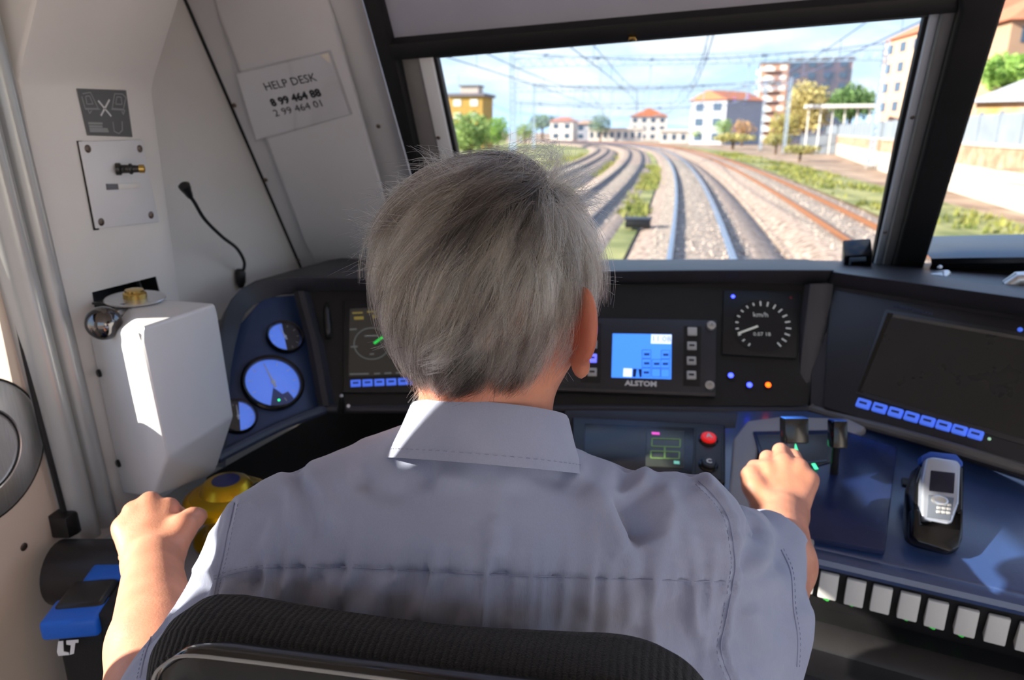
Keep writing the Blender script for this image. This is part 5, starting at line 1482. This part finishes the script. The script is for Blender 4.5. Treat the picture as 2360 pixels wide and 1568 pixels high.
# ================================================================ outside: railway and town
def track_x(y, off=0.0):
    y = np.asarray(y, float)
    t = np.maximum(y - 20, 0)
    x = 0.5 - .00046 * t ** 2 - 1.15e-5 * np.maximum(y - 100, 0) ** 3 * np.where(y < 230, 1, 1)
    dx = -.00092 * t - 3.45e-5 * np.maximum(y - 100, 0) ** 2
    k = 1 / np.sqrt(1 + dx ** 2)
    return x + off * k, y - off * dx * k, dx
M_GROUND = mat('trackside_ground', (138, 110, 88), .95, var=.25, vscale=.35, rgb2=(164, 142, 120), detail=8, bump=.5, bscale=3)
M_VERGE = mat('grass_ground', (104, 116, 56), .95, var=.3, vscale=.5, rgb2=(150, 144, 92), detail=8, bump=.5, bscale=4)
M_BALLAST = mat('ballast', (116, 92, 76), .95, var=.35, vscale=5, rgb2=(168, 148, 132), detail=9, bump=1.0, bscale=12)
M_RAIL = mat('rail_top', (150, 165, 190), .22, metal=.85, var=.08)
M_RAILR = mat('rail_rust', (150, 100, 66), .5, metal=.35, var=.15)
M_SLEEP = mat('sleeper_concrete', (138, 128, 118), .9, var=.15, vscale=5)
ground = structure(MB().add([(-900, -40, -.62), (900, -40, -.62), (900, 1500, -.62), (-900, 1500, -.62)], [(0, 1, 2, 3)]).build('ground', M_GROUND))
# grassy ground on the left of the line and a strip on the right
ys = list(np.linspace(6, 230, 40))
def ribbon(o0, o1, z, ys):
    r0 = [(*track_x(y, o0)[:2], z) for y in ys]; r1 = [(*track_x(y, o1)[:2], z) for y in ys]
    return MB().loft([r0, r1])
vl = structure(ribbon(-9.5, -70, -.55, ys).build('ground_grass', M_VERGE))
structure(ribbon(-1.9, -2.6, -.28, [y for y in ys if y < 120]).build('ground_grass', M_VERGE))
structure(ribbon(7.4, 12.0, -.50, ys).build('ground_grass', M_VERGE))

def track(name_label, off, y0, y1, ysl, rail_m, cant=0.0):
    tr = thing('railway_track', name_label, 'track', (float(track_x(y0, off)[0]), y0, -.62), 'railway tracks')
    yy = np.concatenate([np.linspace(y0, 60, 20), np.linspace(62, 120, 30), np.linspace(123, y1, 36)])
    bed = []
    for a, z in ((-2.3, -.60), (-1.65, -.24), (-1.3, -.20), (0, -.19), (1.3, -.20), (1.65, -.24), (2.3, -.60)):
        bed.append([(*map(float, track_x(y, off + a)[:2]), z) for y in yy])
    MB().loft(bed).build('ballast_bed', M_BALLAST, tr, 180)
    for s in (-1, 1):
        prof = [(-.036, 0), (.036, 0), (.036, -.035), (.01, -.05), (.01, -.13), (.07, -.16), (-.07, -.16), (-.01, -.13), (-.01, -.05), (-.036, -.035)]
        rows = []
        for a, z in prof: rows.append([(*map(float, track_x(y, off + s * .75 + a)[:2]), z) for y in yy])
        rows.append(rows[0])
        MB().loft(rows).build('rail', rail_m, tr, 30)
    for y in ysl:
        x, y_, dx = track_x(y, off)
        u = nrm(arr(1, -float(dx), 0)); v = np.cross(arr(0, 0, 1), u)
        place(ME_SLEEPER, 'sleeper', Plane2((float(x), float(y_), -.17), u, v, (0, 0, 1)), tr)
    return tr
ME_SLEEPER = mesh_only(MB().hull([(x, y, z) for x in (-1.25, 1.25) for y, z in ((-.13, -.08), (.13, -.08), (-.10, 0), (.10, 0))], .012, 1), 'sleeper', M_SLEEP)
track('steel track curving left, straight ahead under the train', 0, -4, 235, np.arange(8, 80, .62), M_RAIL)
track('rusty track running parallel on the side of the brick wall', 4.75, -4, 235, np.arange(12, 60, .62), M_RAILR)
track('dark rails of the track nearest the yellow house side', -4.25, -4, 235, np.arange(18, 70, .62), mat('rail_dark', (84, 76, 84), .4, metal=.6))
track('faint siding track farthest out beside the left grass', -9.0, -4, 235, np.arange(40, 70, .62), mat('rail_dark2', (110, 100, 96), .45, metal=.5))

# ballast stones and grass tufts nobody could count
def stones():
    n = 14000
    y = 13 + (RNG.random(n) ** 1.7) * 50
    off = RNG.uniform(-6.5, 11.5, n)
    x, y2, _ = track_x(y, off)
    s = RNG.uniform(.025, .055, n)
    d = np.abs(np.stack([off, off - 4.75, off + 4.25])).min(0)
    z = np.where(d < 1.3, -.185, np.where(d < 2.3, -.2 - (d - 1.3) * .4, -.60))
    base = np.array([(1, 0, 0), (-1, 0, 0), (0, 1, 0), (0, -1, 0), (0, 0, 1)], float)
    V = base[None] * s[:, None, None] * RNG.uniform(.6, 1.3, (n, 5, 1)) + np.stack([x, y2, z], 1)[:, None]
    Fb = np.array([(0, 2, 4), (2, 1, 4), (1, 3, 4), (3, 0, 4)])
    Fc = Fb[None] + (np.arange(n) * 5)[:, None, None]
    o = raw_mesh('ballast_stones', V.reshape(-1, 3), Fc.reshape(-1, 3), mat('stone', (124, 102, 86), .95, var=.45, vscale=4, rgb2=(196, 178, 162)))
    o.data.shade_flat()
    tag(o, 'loose brown and pale ballast stones strewn between the tracks', 'ballast', kind='stuff')
stones()
def tufts():
    V, Fc = [], []
    for lo, hi, n, y0, y1, z in ((-2.9, -1.8, 900, 15, 70, -.3), (-14, -6, 2600, 25, 110, -.55), (7.6, 11.8, 1500, 22, 120, -.5)):
        off = RNG.uniform(lo, hi, n); y = RNG.uniform(y0, y1, n)
        keep = np.sin(y * .35 + off) + np.sin(y * .13 - off * .7) > -.3
        for o_, yy in zip(off[keep], y[keep]):
            x, y2, _ = track_x(yy, o_)
            for k in range(3):
                a = RNG.uniform(0, 6.28); h = RNG.uniform(.12, .38); w = RNG.uniform(.04, .09)
                c = arr(float(x) + RNG.normal() * .12, float(y2) + RNG.normal() * .12, z)
                d = arr(math.cos(a), math.sin(a), 0)
                k0 = len(V); V += [c - d * w, c + d * w, c + arr(d[1] * .4 * h, -d[0] * .4 * h, h)]; Fc.append((k0, k0 + 1, k0 + 2))
    o = raw_mesh('grass_tufts', V, Fc, mat('tuft', (96, 122, 50), .9, var=.35, vscale=.8, rgb2=(160, 154, 84), transl=.3))
    tag(o, 'green and straw coloured grass tufts along the line', 'grass', kind='stuff')
tufts()
# trackside black box
bx_p = on_z(1470, 524, -.2)
tb_ = thing('trackside_box', 'low black equipment box lying between two tracks ahead', 'equipment box', bx_p)
f_ = Plane2(bx_p, (1, 0, 0), (0, 1, 0), (0, 0, 1))
MB().box(f_, (-.40, .40), (-.25, .3), (0, .26), .02).build('case', M_BLACKP, tb_)
MB().box(f_, (-.44, .44), (-.28, .33), (.26, .31), .012).build('lid', mat('box_lid', (40, 42, 50), .5), tb_)

# ---- catenary portals, masts and wires
M_MAST = mat('mast_galv', (160, 178, 196), .5, metal=.2, var=.06, vscale=2)
M_WIRE = mat('wire', (84, 98, 130), .5, var=.1)
def lattice_mast(mb, x, y, z0, z1, w=.36):
    for a, b in ((-w / 2, -w / 2), (w / 2, -w / 2), (w / 2, w / 2), (-w / 2, w / 2)):
        mb.box(Plane2((x + a, y + b, 0), (1, 0, 0), (0, 1, 0), (0, 0, 1)), (-.05, .05), (-.05, .05), (z0, z1))
    z = z0
    while z < z1 - .6:
        mb.tube([(x - w / 2, y - w / 2, z), (x + w / 2, y - w / 2, z + .6)], .03, 4, False)
        mb.tube([(x - w / 2, y + w / 2, z + .6), (x + w / 2, y + w / 2, z)], .03, 4, False)
        z += .6
def portal(y, xl, xr, zb, label, droppers):
    p = thing('catenary_portal', label, 'portal', (xr, y, -.6), 'lattice portals over the tracks')
    for x in (xl, xr):
        mb = MB(); lattice_mast(mb, x, y, -.6, zb + 1.6)
        mb.build('mast', M_MAST, p)
        MB().box(Plane2((x, y, -.6), (1, 0, 0), (0, 1, 0), (0, 0, 1)), (-.4, .4), (-.4, .4), (0, .35), .03).build('footing', M_SLEEP, p)
    mb = MB(); n = int((xr - xl) / 1.1)
    for dz in (0, .85):
        for dy in (-.3, .3):
            mb.box(Plane2(((xl + xr) / 2, y + dy, zb + dz), (1, 0, 0), (0, 1, 0), (0, 0, 1)), (-(xr - xl) / 2, (xr - xl) / 2), (-.045, .045), (-.045, .045))
    for i in range(n):
        x0 = xl + i * (xr - xl) / n; x1 = xl + (i + 1) * (xr - xl) / n
        for dy in (-.3, .3):
            mb.tube([(x0, y + dy, zb), ((x0 + x1) / 2, y + dy, zb + .85), (x1, y + dy, zb)], .028, 4, False)
    mb.build('truss', M_MAST, p)
    for off in droppers:
        x, _, _ = track_x(y, off); x = float(x)
        if not xl < x < xr: continue
        MB().box(Plane2((x + 1.2, y, 0), (1, 0, 0), (0, 1, 0), (0, 0, 1)), (-.05, .05), (-.05, .05), (5.6, zb)).build('drop_post', M_MAST, p)
        MB().tube([(x + 1.2, y, 6.9), (x + .3, y, 6.75), (x, y, 6.6)], .03, 6).build('bracket_arm', M_MAST, p)
        MB().tube([(x + 1.2, y, 5.7), (x, y, 5.42)], .025, 6).build('bracket_arm', M_MAST, p)
        for k in range(3):
            MB().lathe(axis_frame((x + 1.05 - k * .12, y, 6.88), (1, 0, .1)), [(.02, -.03), (.07, -.02), (.07, .02), (.02, .03)], 10).build('insulator', mat('insulator', (120, 90, 80), .3), p)
    return p
OFFS = (0, 4.75, -4.25, -9.0)
PORTALS = [(74, -17.5, 16.6, 8.9, 'nearest lattice portal, its right mast beside the brick wall'), (118, -27.4, 14.2, 8.8, 'second lattice portal down the line, with a tall mast near the green trees'),
           (136, -28, 12.4, 9.6, 'third lattice portal, close behind the second one'), (205, -46, 7.6, 9.4, 'farthest lattice portal where the tracks bend away')]
for y, xl, xr, zb, lab in PORTALS: portal(y, xl, xr, zb, lab, OFFS)
for off, lab in zip(OFFS, ('straight ahead', 'beside the brick wall', 'next to the left track', 'above the outer siding')):
    cw = thing('overhead_wires', 'overhead contact wires hung over the track ' + lab if off != 0 else 'overhead contact wires hung over the track straight ahead', 'wires', (float(track_x(20, off)[0]), 20, 5.3))
    yy = np.arange(8, 232, 4.0)
    MB().tube([(*map(float, track_x(y, off)[:2]), 5.35) for y in yy], .022, 4).build('contact_wire', M_WIRE, cw)
    sag = lambda y: 6.62 - .75 * math.sin(math.pi * ((y - 12) % 62) / 62)
    MB().tube([(*map(float, track_x(y, off)[:2]), sag(y)) for y in yy], .024, 4).build('messenger_wire', M_WIRE, cw)
    for y in np.arange(14, 120, 8.0):
        x, y2, _ = map(float, track_x(y, off))
        MB().tube([(x, y2, 5.35), (x, y2, sag(y))], .012, 4).build('dropper', M_WIRE, cw)
# cross-span wires between the masts
for y, z, x0, x1, zl in ((74, 10.3, -17.5, 16.6, 'highest on the nearest portal'), (118, 10.2, -27.4, 14.2, 'above the second portal'), (118, 7.2, -27.4, 14.2, 'below the second portal'), (136, 11.0, -28, 12.4, 'above the third portal'), (205, 10.8, -46, 7.6, 'above the farthest portal')):
    sp_ = thing('cross_span', 'thin cross wire strung between lattice masts, ' + zl, 'wire', (x1, y, z))
    xs = np.linspace(x0, x1, 21)
    MB().tube([(x, y, z - 1.0 * math.sin(math.pi * (x - x0) / (x1 - x0))) for x in xs], .045, 5).build('wire', M_WIRE, sp_)
    for x in xs[2:-1:3]:
        zz = z - 1.0 * math.sin(math.pi * (x - x0) / (x1 - x0))
        MB().lathe(axis_frame((x, y, zz), (1, 0, 0)), [(.03, -.3), (.11, -.22), (.11, .22), (.03, .3)], 8).build('insulator', M_WIRE, sp_)

# ---- retaining wall and fence on the right
M_CONC = mat('wall_pale', (190, 178, 168), .9, var=.12, vscale=.6, detail=8)
M_BRICKW = mat('wall_brick', (168, 116, 92), .9, var=.2, vscale=1.5, rgb2=(190, 146, 122), detail=8)
M_FENCE = mat('fence_grey', (132, 140, 150), .7, var=.1, vscale=1)
WL = [(13.6, 22), (14.6, 38), (15.9, 55), (17.0, 72), (19.5, 95), (23, 130), (29, 175)]
rw = thing('retaining_wall', 'pale and brick retaining wall with a coping, along the line at the right', 'wall', (15.9, 55, -.6))
for (x0, y0), (x1, y1) in zip(WL[:-1], WL[1:]):
    m = max(2, int((y1 - y0) / 5))
    for k in range(m):
        p, q = arr(x0 + (x1 - x0) * k / m, y0 + (y1 - y0) * k / m, 0), arr(x0 + (x1 - x0) * (k + 1) / m, y0 + (y1 - y0) * (k + 1) / m, 0)
        u = nrm(q - p); L_ = np.linalg.norm(q - p); fr = Plane2(p, u, np.cross(arr(0, 0, 1), u), (0, 0, 1))
        for j in range(3):
            MB().box(fr, (.02, L_ - .02), (-.35 - .05 * (j % 2), 0), (-.62 + j * .55, -.62 + j * .55 + .53), .02, 1).build('stone_course', M_CONC, rw)
        MB().box(fr, (.0, L_), (-.30, 0), (1.02, 2.05), .01, 1).build('brick_panel', M_BRICKW, rw)
        MB().box(fr, (.0, L_), (-.42, .1), (2.05, 2.22), .02, 1).build('coping', M_CONC, rw)
fe = thing('grey_fence', 'grey panel fence standing on the brick retaining wall', 'fence', (15.9, 55, 2.22))
for (x0, y0), (x1, y1) in zip(WL[:-1], WL[1:]):
    m = max(2, int((y1 - y0) / 3))
    for k in range(m):
        p, q = arr(x0 + (x1 - x0) * k / m, y0 + (y1 - y0) * k / m, 0), arr(x0 + (x1 - x0) * (k + 1) / m, y0 + (y1 - y0) * (k + 1) / m, 0)
        u = nrm(q - p); L_ = np.linalg.norm(q - p); fr = Plane2(p, u, np.cross(arr(0, 0, 1), u), (0, 0, 1))
        MB().box(fr, (.03, L_ - .03), (-.14, -.06), (2.22, 3.65)).build('panel', M_FENCE, fe)
        MB().box(fr, (-.06, .06), (-.18, .02), (2.22, 3.78)).build('post', M_FENCE, fe)

# ---- buildings
M_WIN = mat('window_dark', (70, 88, 108), .2, var=.2, vscale=2)
M_SHUT = mat('shutter_pale', (222, 220, 214), .6, var=.05)
def building(name, label, fr, wid, dep, z0, h, wall_m, side_m, roof, cols, rows, scols=0, balcony=False, win_m=None, group=None):
    """fr.o is the near left corner at ground level, u along the front, v into the depth"""
    b = thing(name, label, 'building', fr.P(wid / 2, 0, z0), group)
    MB().box(fr, (0, wid), (0, dep), (z0, z0 + h)).build('walls', wall_m, b)
    if side_m:
        MB().box(fr, (-.12, .02), (.05, dep - .05), (z0, z0 + h - .05)).build('side_wall', side_m, b)
    kind, rm = roof
    if kind == 'flat':
        MB().box(fr, (-.5, wid + .5), (-.5, dep + .5), (z0 + h, z0 + h + .55)).build('roof', rm, b)
    else:
        e = .6; rh = wid * .22 if kind == 'gable' else wid * .18
        if kind == 'gable':
            P = [fr.P(-e, -e, z0 + h), fr.P(wid / 2, -e, z0 + h + rh), fr.P(wid + e, -e, z0 + h)]
            MB().prism(P, fr.v * (dep + 2 * e)).build('roof', rm, b)
        else:
            P = [fr.P(-e, -e, z0 + h), fr.P(wid + e, -e, z0 + h), fr.P(wid + e, dep + e, z0 + h), fr.P(-e, dep + e, z0 + h), fr.P(wid * .3, dep / 2, z0 + h + rh), fr.P(wid * .7, dep / 2, z0 + h + rh)]
            MB().hull(P).build('roof', rm, b)
    fh = h / rows
    ww, wh = wid / cols * .45, fh * .5
    me_w = mesh_only(MB().box(WORLD, (-ww / 2, ww / 2), (-.08, .06), (-wh / 2, wh / 2)), 'window', win_m or M_WIN)
    me_p = mesh_only(MB().box(WORLD, (-ww / 2 + .1, ww / 2 - .1), (-.10, -.06), (-wh / 2 + .1, wh / 2 - .1)), 'pane', M_WIN)
    me_b = mesh_only(MB().box(WORLD, (-ww * .9, ww * .9), (-1.1, .05), (-.1, .1)).box(WORLD, (-ww * .9, ww * .9), (-1.1, -1.0), (.1, 1.0)), 'balcony', M_SHUT)
    for r in range(rows):
        for c in range(cols):
            o = fr.P((c + .5) * wid / cols, 0, z0 + (r + .52) * fh)
            w_ = place(me_w, 'window', Plane2(o, fr.u, fr.v, fr.n), b)
            if balcony and c % 2 == 0 and r > 0:
                place(me_b, 'balcony', Plane2(o - arr(0, 0, wh * .6), fr.u, fr.v, fr.n), b)
    for r in range(rows):
        for c in range(scols):
            o = fr.P(-.12, (c + .5) * dep / scols, z0 + (r + .52) * fh)
            place(me_w, 'window', Plane2(o, -fr.v, fr.u, fr.n), b)
            if balcony and c % 2 == 1 and r > 0:
                place(me_b, 'balcony', Plane2(o - arr(0, 0, wh * .6), -fr.v, fr.u, fr.n), b)
    return b
def bpos(px, Y):                          # foot of a house seen at that column, Y metres down the line
    p = on_y(px, 302, Y); return arr(p[0], Y, 0)
def zof(px, py, Y): return float(on_y(px, py, Y)[2])
def fr_rot(o, deg):
    a = math.radians(deg); return Plane2(o, (math.cos(a), math.sin(a), 0), (-math.sin(a), math.cos(a), 0), (0, 0, 1))
M_YEL = mat('house_ochre', (184, 146, 76), .9, var=.08, vscale=1)
M_PINK = mat('house_peach', (205, 172, 146), .9, var=.05, vscale=.5)
M_WHT = mat('house_white', (208, 200, 192), .9, var=.04, vscale=.5)
M_GRY = mat('house_grey', (160, 162, 172), .9, var=.05, vscale=.5)
M_BRK = mat('block_brick', (176, 136, 118), .9, var=.1, vscale=.4)
M_TEAL = mat('block_teal', (58, 84, 108), .5, var=.3, vscale=.25, rgb2=(98, 84, 92))
M_BRN = mat('house_brown', (176, 142, 116), .9, var=.08, vscale=.5)
M_TILE = mat('roof_tile', (190, 116, 82), .85, var=.12, vscale=2)
M_RGREY = mat('roof_grey', (120, 122, 130), .8, var=.1, vscale=1)
# ochre house with a roof tower
p0 = bpos(1036, 140); w_ = bpos(1112, 140)[0] - p0[0]
oh = building('ochre_house', 'ochre yellow house with a roof turret, above the green trees at the left', fr_rot(p0, 2), w_, 9, -.6, zof(1075, 222, 140) + .6, M_YEL, M_PINK, ('flat', mat('roof_slate', (112, 106, 116), .8)), 2, 4, 0, win_m=M_SHUT)
tf = fr_rot(bpos(1060, 141), 2); tw = bpos(1100, 141)[0] - bpos(1060, 141)[0]
MB().box(tf, (0, tw), (1, 5), (zof(1080, 220, 141), zof(1080, 198, 141))).build('turret', mat('turret', (196, 180, 168), .9), oh)
MB().box(tf, (-.3, tw + .3), (.7, 5.3), (zof(1080, 198, 141), zof(1080, 195, 141))).build('turret_roof', M_RGREY, oh)
MB().tube([tf.P(-.6, 2, zof(1080, 198, 141)), tf.P(-.6, 2, zof(1080, 168, 141))], .05, 5).build('aerial', M_RGREY, oh)
building('small_house', 'pinkish house end peeping out beside the ochre house', fr_rot(bpos(1006, 150), 0), 3.2, 8, -.6, zof(1025, 236, 150) + .6, M_PINK, None, ('gable', M_TILE), 1, 2)
# apartment block, corner towards the line
pc = bpos(1742, 235); wr = 24.5; hh = zof(1742, 146, 235) + .6
building('apartment_block', 'tall apartment block with white balconies and a brick side, behind the twin masts', fr_rot(pc, -4), wr, 20, -.6, hh, M_BRK, M_WHT, ('flat', M_TEAL), 6, 8, 5, True, win_m=M_SHUT)
pt = bpos(1800, 234)
building('stair_tower', 'dark teal glazed wing rising beside the apartment block\'s brick face', fr_rot(arr(pt[0], 229.5, 0), -4), 16.3, 1.6, -.6, hh + .2, M_TEAL, None, ('flat', M_RGREY), 4, 8)
building('grey_house', 'long grey house with a pinkish roof, left of the apartment block', fr_rot(bpos(1590, 205), -38), 11, 16, -.6, zof(1600, 232, 205) + .6, M_GRY, M_WHT, ('gable', M_TILE), 2, 3, 3)
building('white_house', 'low white house with a terracotta roof, in front of the blue hills', fr_rot(bpos(1268, 262), -5), 8.2, 8, -.6, zof(1290, 280, 262) + .6, M_WHT, None, ('hip', M_TILE), 2, 2)
building('grey_cottage', 'grey cottage with a brown roof beside the low white house', fr_rot(bpos(1326, 276), 0), 8, 8, -.6, zof(1346, 286, 276) + .6, M_GRY, None, ('hip', M_BRN), 2, 2)
building('long_white_hall', 'long low white building where the tracks vanish round the bend', fr_rot(bpos(1356, 262), 2), 19, 6, -.6, zof(1400, 298, 262) + .6, M_WHT, None, ('flat', M_WHT), 8, 1)
building('white_terrace', 'white terraced houses left of the long grey house', fr_rot(bpos(1452, 276), 4), 13, 8, -.6, zof(1500, 268, 276) + .6, M_WHT, None, ('gable', M_TILE), 4, 3)
building('white_shed', 'small flat white shed at the foot of the grey house', fr_rot(bpos(1522, 225), 0), 8, 4, -.6, zof(1550, 303, 225) + .6, M_WHT, None, ('flat', M_WHT), 3, 1)
# right-hand side
pb = bpos(2135, 112)
building('peach_building', 'big peach coloured building with a tiled roof, rising over the grey fence', fr_rot(pb, 8), 26, 18, -.6, zof(2100, 62, 112) + .6, M_PINK, mat('peach_side', (205, 162, 134), .9), ('hip', M_TILE), 6, 6, 4)
building('brown_building', 'brown brick building with a red roof, seen past the black pillar', fr_rot(bpos(2288, 84), 6), 22, 14, -.6, zof(2330, 46, 84) + .6, M_BRN, None, ('hip', M_TILE), 6, 5)
sh0 = bpos(2236, 56)
shd = building('goods_shed', 'low shed with a grey roof and an orange painted wall behind the fence', fr_rot(arr(sh0[0] + .2, 56, 0), -32), 18, 8, -.6, zof(2300, 236, 56) + .6, mat('shed_orange', (216, 160, 84), .8, var=.2, vscale=.6, rgb2=(214, 176, 156)), M_PINK, ('hip', mat('shed_roof', (168, 170, 172), .8, var=.08)), 6, 1)
# platform canopy
cn = thing('platform_canopy', 'pale platform canopy on posts behind the grey fence', 'canopy', bpos(1930, 118))
cf = fr_rot(bpos(1852, 120), -4); cw_ = bpos(2008, 120)[0] - cf.o[0]
MB().box(cf, (0, cw_), (0, 4), (zof(1900, 249, 120), zof(1900, 241, 120)), .05, 1).build('roof', M_SHUT, cn)
for k in range(6):
    MB().box(cf.moved(.5 + k * (cw_ - 1) / 5, 1, 0), (-.1, .1), (-.1, .1), (-.6, zof(1900, 249, 120))).build('post', M_SHUT, cn)
MB().box(cf, (0, cw_), (3.6, 3.9), (-.6, 2.4)).build('back_wall', M_FENCE, cn)
# signals on the left
sgn = thing('signal_post', 'slim signal post with a dark blue head at the left window edge', 'signal', bpos(1042, 60))
sp0 = bpos(1042, 60)
MB().tube([(sp0[0], 60, -.6), (sp0[0], 60, zof(1042, 292, 60))], .07, 8).build('post', M_MAST, sgn)
for zz in (zof(1042, 306, 60), zof(1042, 328, 60)):
    MB().box(Plane2((sp0[0], 60, zz), (1, 0, 0), (0, 1, 0), (0, 0, 1)), (-.24, .24), (-.16, .1), (-.42, .42), .08).build('signal_head', mat('signal_blue', (58, 76, 130), .5), sgn)

# ---- trees
def tree(name, label, px, py, Y, rx, ry, rgb, rgb2, n=1500, ground_z=-.6):
    c = on_y(px, py, Y); s = float(np.dot(c - CAM, FWD)) / FPX
    t = thing(name, label, 'tree', (c[0], Y, ground_z), 'trees beside the line')
    V, Fc = [], []
    R1, R2 = rx * s, ry * s
    pts = RNG.normal(size=(n, 3)); pts /= np.linalg.norm(pts, axis=1)[:, None]
    pts *= (RNG.random((n, 1)) ** .35)
    lob = 1 + .22 * np.sin(pts[:, :1] * 5 + px) * np.cos(pts[:, 1:2] * 4 + py)
    pts = pts * lob * arr(R1, R1 * .9, R2) + c
    sz = max(.18, R1 * .085)
    a = RNG.normal(size=(n, 3)); a /= np.linalg.norm(a, axis=1)[:, None]
    b = np.cross(a, RNG.normal(size=(n, 3))); b /= np.linalg.norm(b, axis=1)[:, None]
    k = sz * RNG.uniform(.6, 1.3, (n, 1))
    V = np.stack([pts - a * k, pts + b * k * .6, pts + a * k, pts - b * k * .6], 1).reshape(-1, 3)
    Fc = np.arange(n * 4).reshape(-1, 4)
    raw_mesh('crown', V, Fc, mat('leaf_%d_%d_%d' % rgb, rgb, .8, var=.3, vscale=.6, rgb2=rgb2, transl=.35), t)
    MB().tube([(c[0], Y, ground_z), (c[0] + .1, Y, c[2] - R2 * .3), (c[0], Y, c[2] + R2 * .3)], [R1 * .09, R1 * .06, R1 * .02], 8).build('trunk', mat('bark', (96, 76, 60), .9), t)
    for q in range(4):
        an = q * 1.7; e_ = c + arr(math.cos(an) * R1 * .55, math.sin(an) * R1 * .5, R2 * (.1 + .1 * q))
        MB().tube([(c[0], Y, c[2] - R2 * .45), e_], [R1 * .04, R1 * .012], 6).build('branch', mat('bark', (96, 76, 60), .9), t)
G1, G2 = (116, 146, 78), (164, 184, 116)
tree('leafy_tree', 'round bright green tree below the ochre house', 1082, 306, 96, 52, 44, G1, G2, 2200)
tree('leafy_tree', 'smaller green tree between the ochre house and the tall lattice mast', 1146, 300, 108, 30, 32, (104, 150, 64), (160, 188, 96), 1500)
tree('olive_tree', 'dull green bush tree right of the tall lattice mast', 1210, 302, 190, 26, 20, (128, 152, 96), (168, 182, 120), 900)
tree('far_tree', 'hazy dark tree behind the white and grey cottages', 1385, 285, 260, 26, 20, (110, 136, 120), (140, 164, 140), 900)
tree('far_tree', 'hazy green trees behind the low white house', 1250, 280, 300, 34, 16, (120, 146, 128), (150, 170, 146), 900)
tree('autumn_tree', 'yellowing autumn tree in front of the apartment block', 1860, 248, 165, 52, 58, (178, 162, 96), (204, 190, 132), 2600)
tree('autumn_tree', 'olive brown bushy tree at the foot of the yellowing tree', 1808, 290, 150, 34, 30, (150, 134, 76), (178, 170, 100), 1500)
tree('dark_tree', 'dark green tree behind the platform canopy', 1962, 238, 160, 52, 40, (84, 118, 68), (130, 160, 96), 2200)
tree('shrub_tree', 'green shrub beside the white balconies of the apartment block', 1668, 292, 190, 22, 18, (112, 146, 72), (160, 186, 104), 800)
tree('shrub_tree', 'reddish brown shrub at the foot of the apartment block', 1712, 296, 180, 26, 18, (172, 132, 92), (198, 164, 120), 800)
tree('shrub_tree', 'green shrub at the foot of the long grey house', 1622, 308, 205, 30, 10, (120, 150, 80), (168, 190, 110), 600)
tree('street_tree', 'broad green tree in front of the brown building, past the pillar', 2350, 165, 70, 84, 42, (112, 156, 66), (164, 194, 100), 2600)
for i, (px, py, Y, rx, ry) in enumerate(((1790, 322, 120, 34, 14), (1690, 318, 150, 44, 10), (1845, 345, 92, 40, 10))):
    tree('bush', ['scrubby bush beside the twin masts', 'low scrub along the track below the apartment block', 'weedy bush at the end of the brick wall'][i], px, py, Y, rx, ry, (140, 146, 84), (190, 178, 116), 800)
# ---- blue hills
hl = []
for k in range(60):
    x = -1500 + k * 50; h = 60 + 46 * math.sin(k * .35) + 24 * math.sin(k * .9 + 1) + 14 * math.sin(k * 2.1)
    hl.append((x, h))
rows = [[(x, 1400, -5) for x, h in hl], [(x, 1450, h * .3) for x, h in hl], [(x, 1500, max(6, h * .42)) for x, h in hl], [(x, 1600, -5) for x, h in hl]]
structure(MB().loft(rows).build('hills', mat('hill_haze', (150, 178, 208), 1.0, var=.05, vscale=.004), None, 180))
bpy.context.view_layer.update()
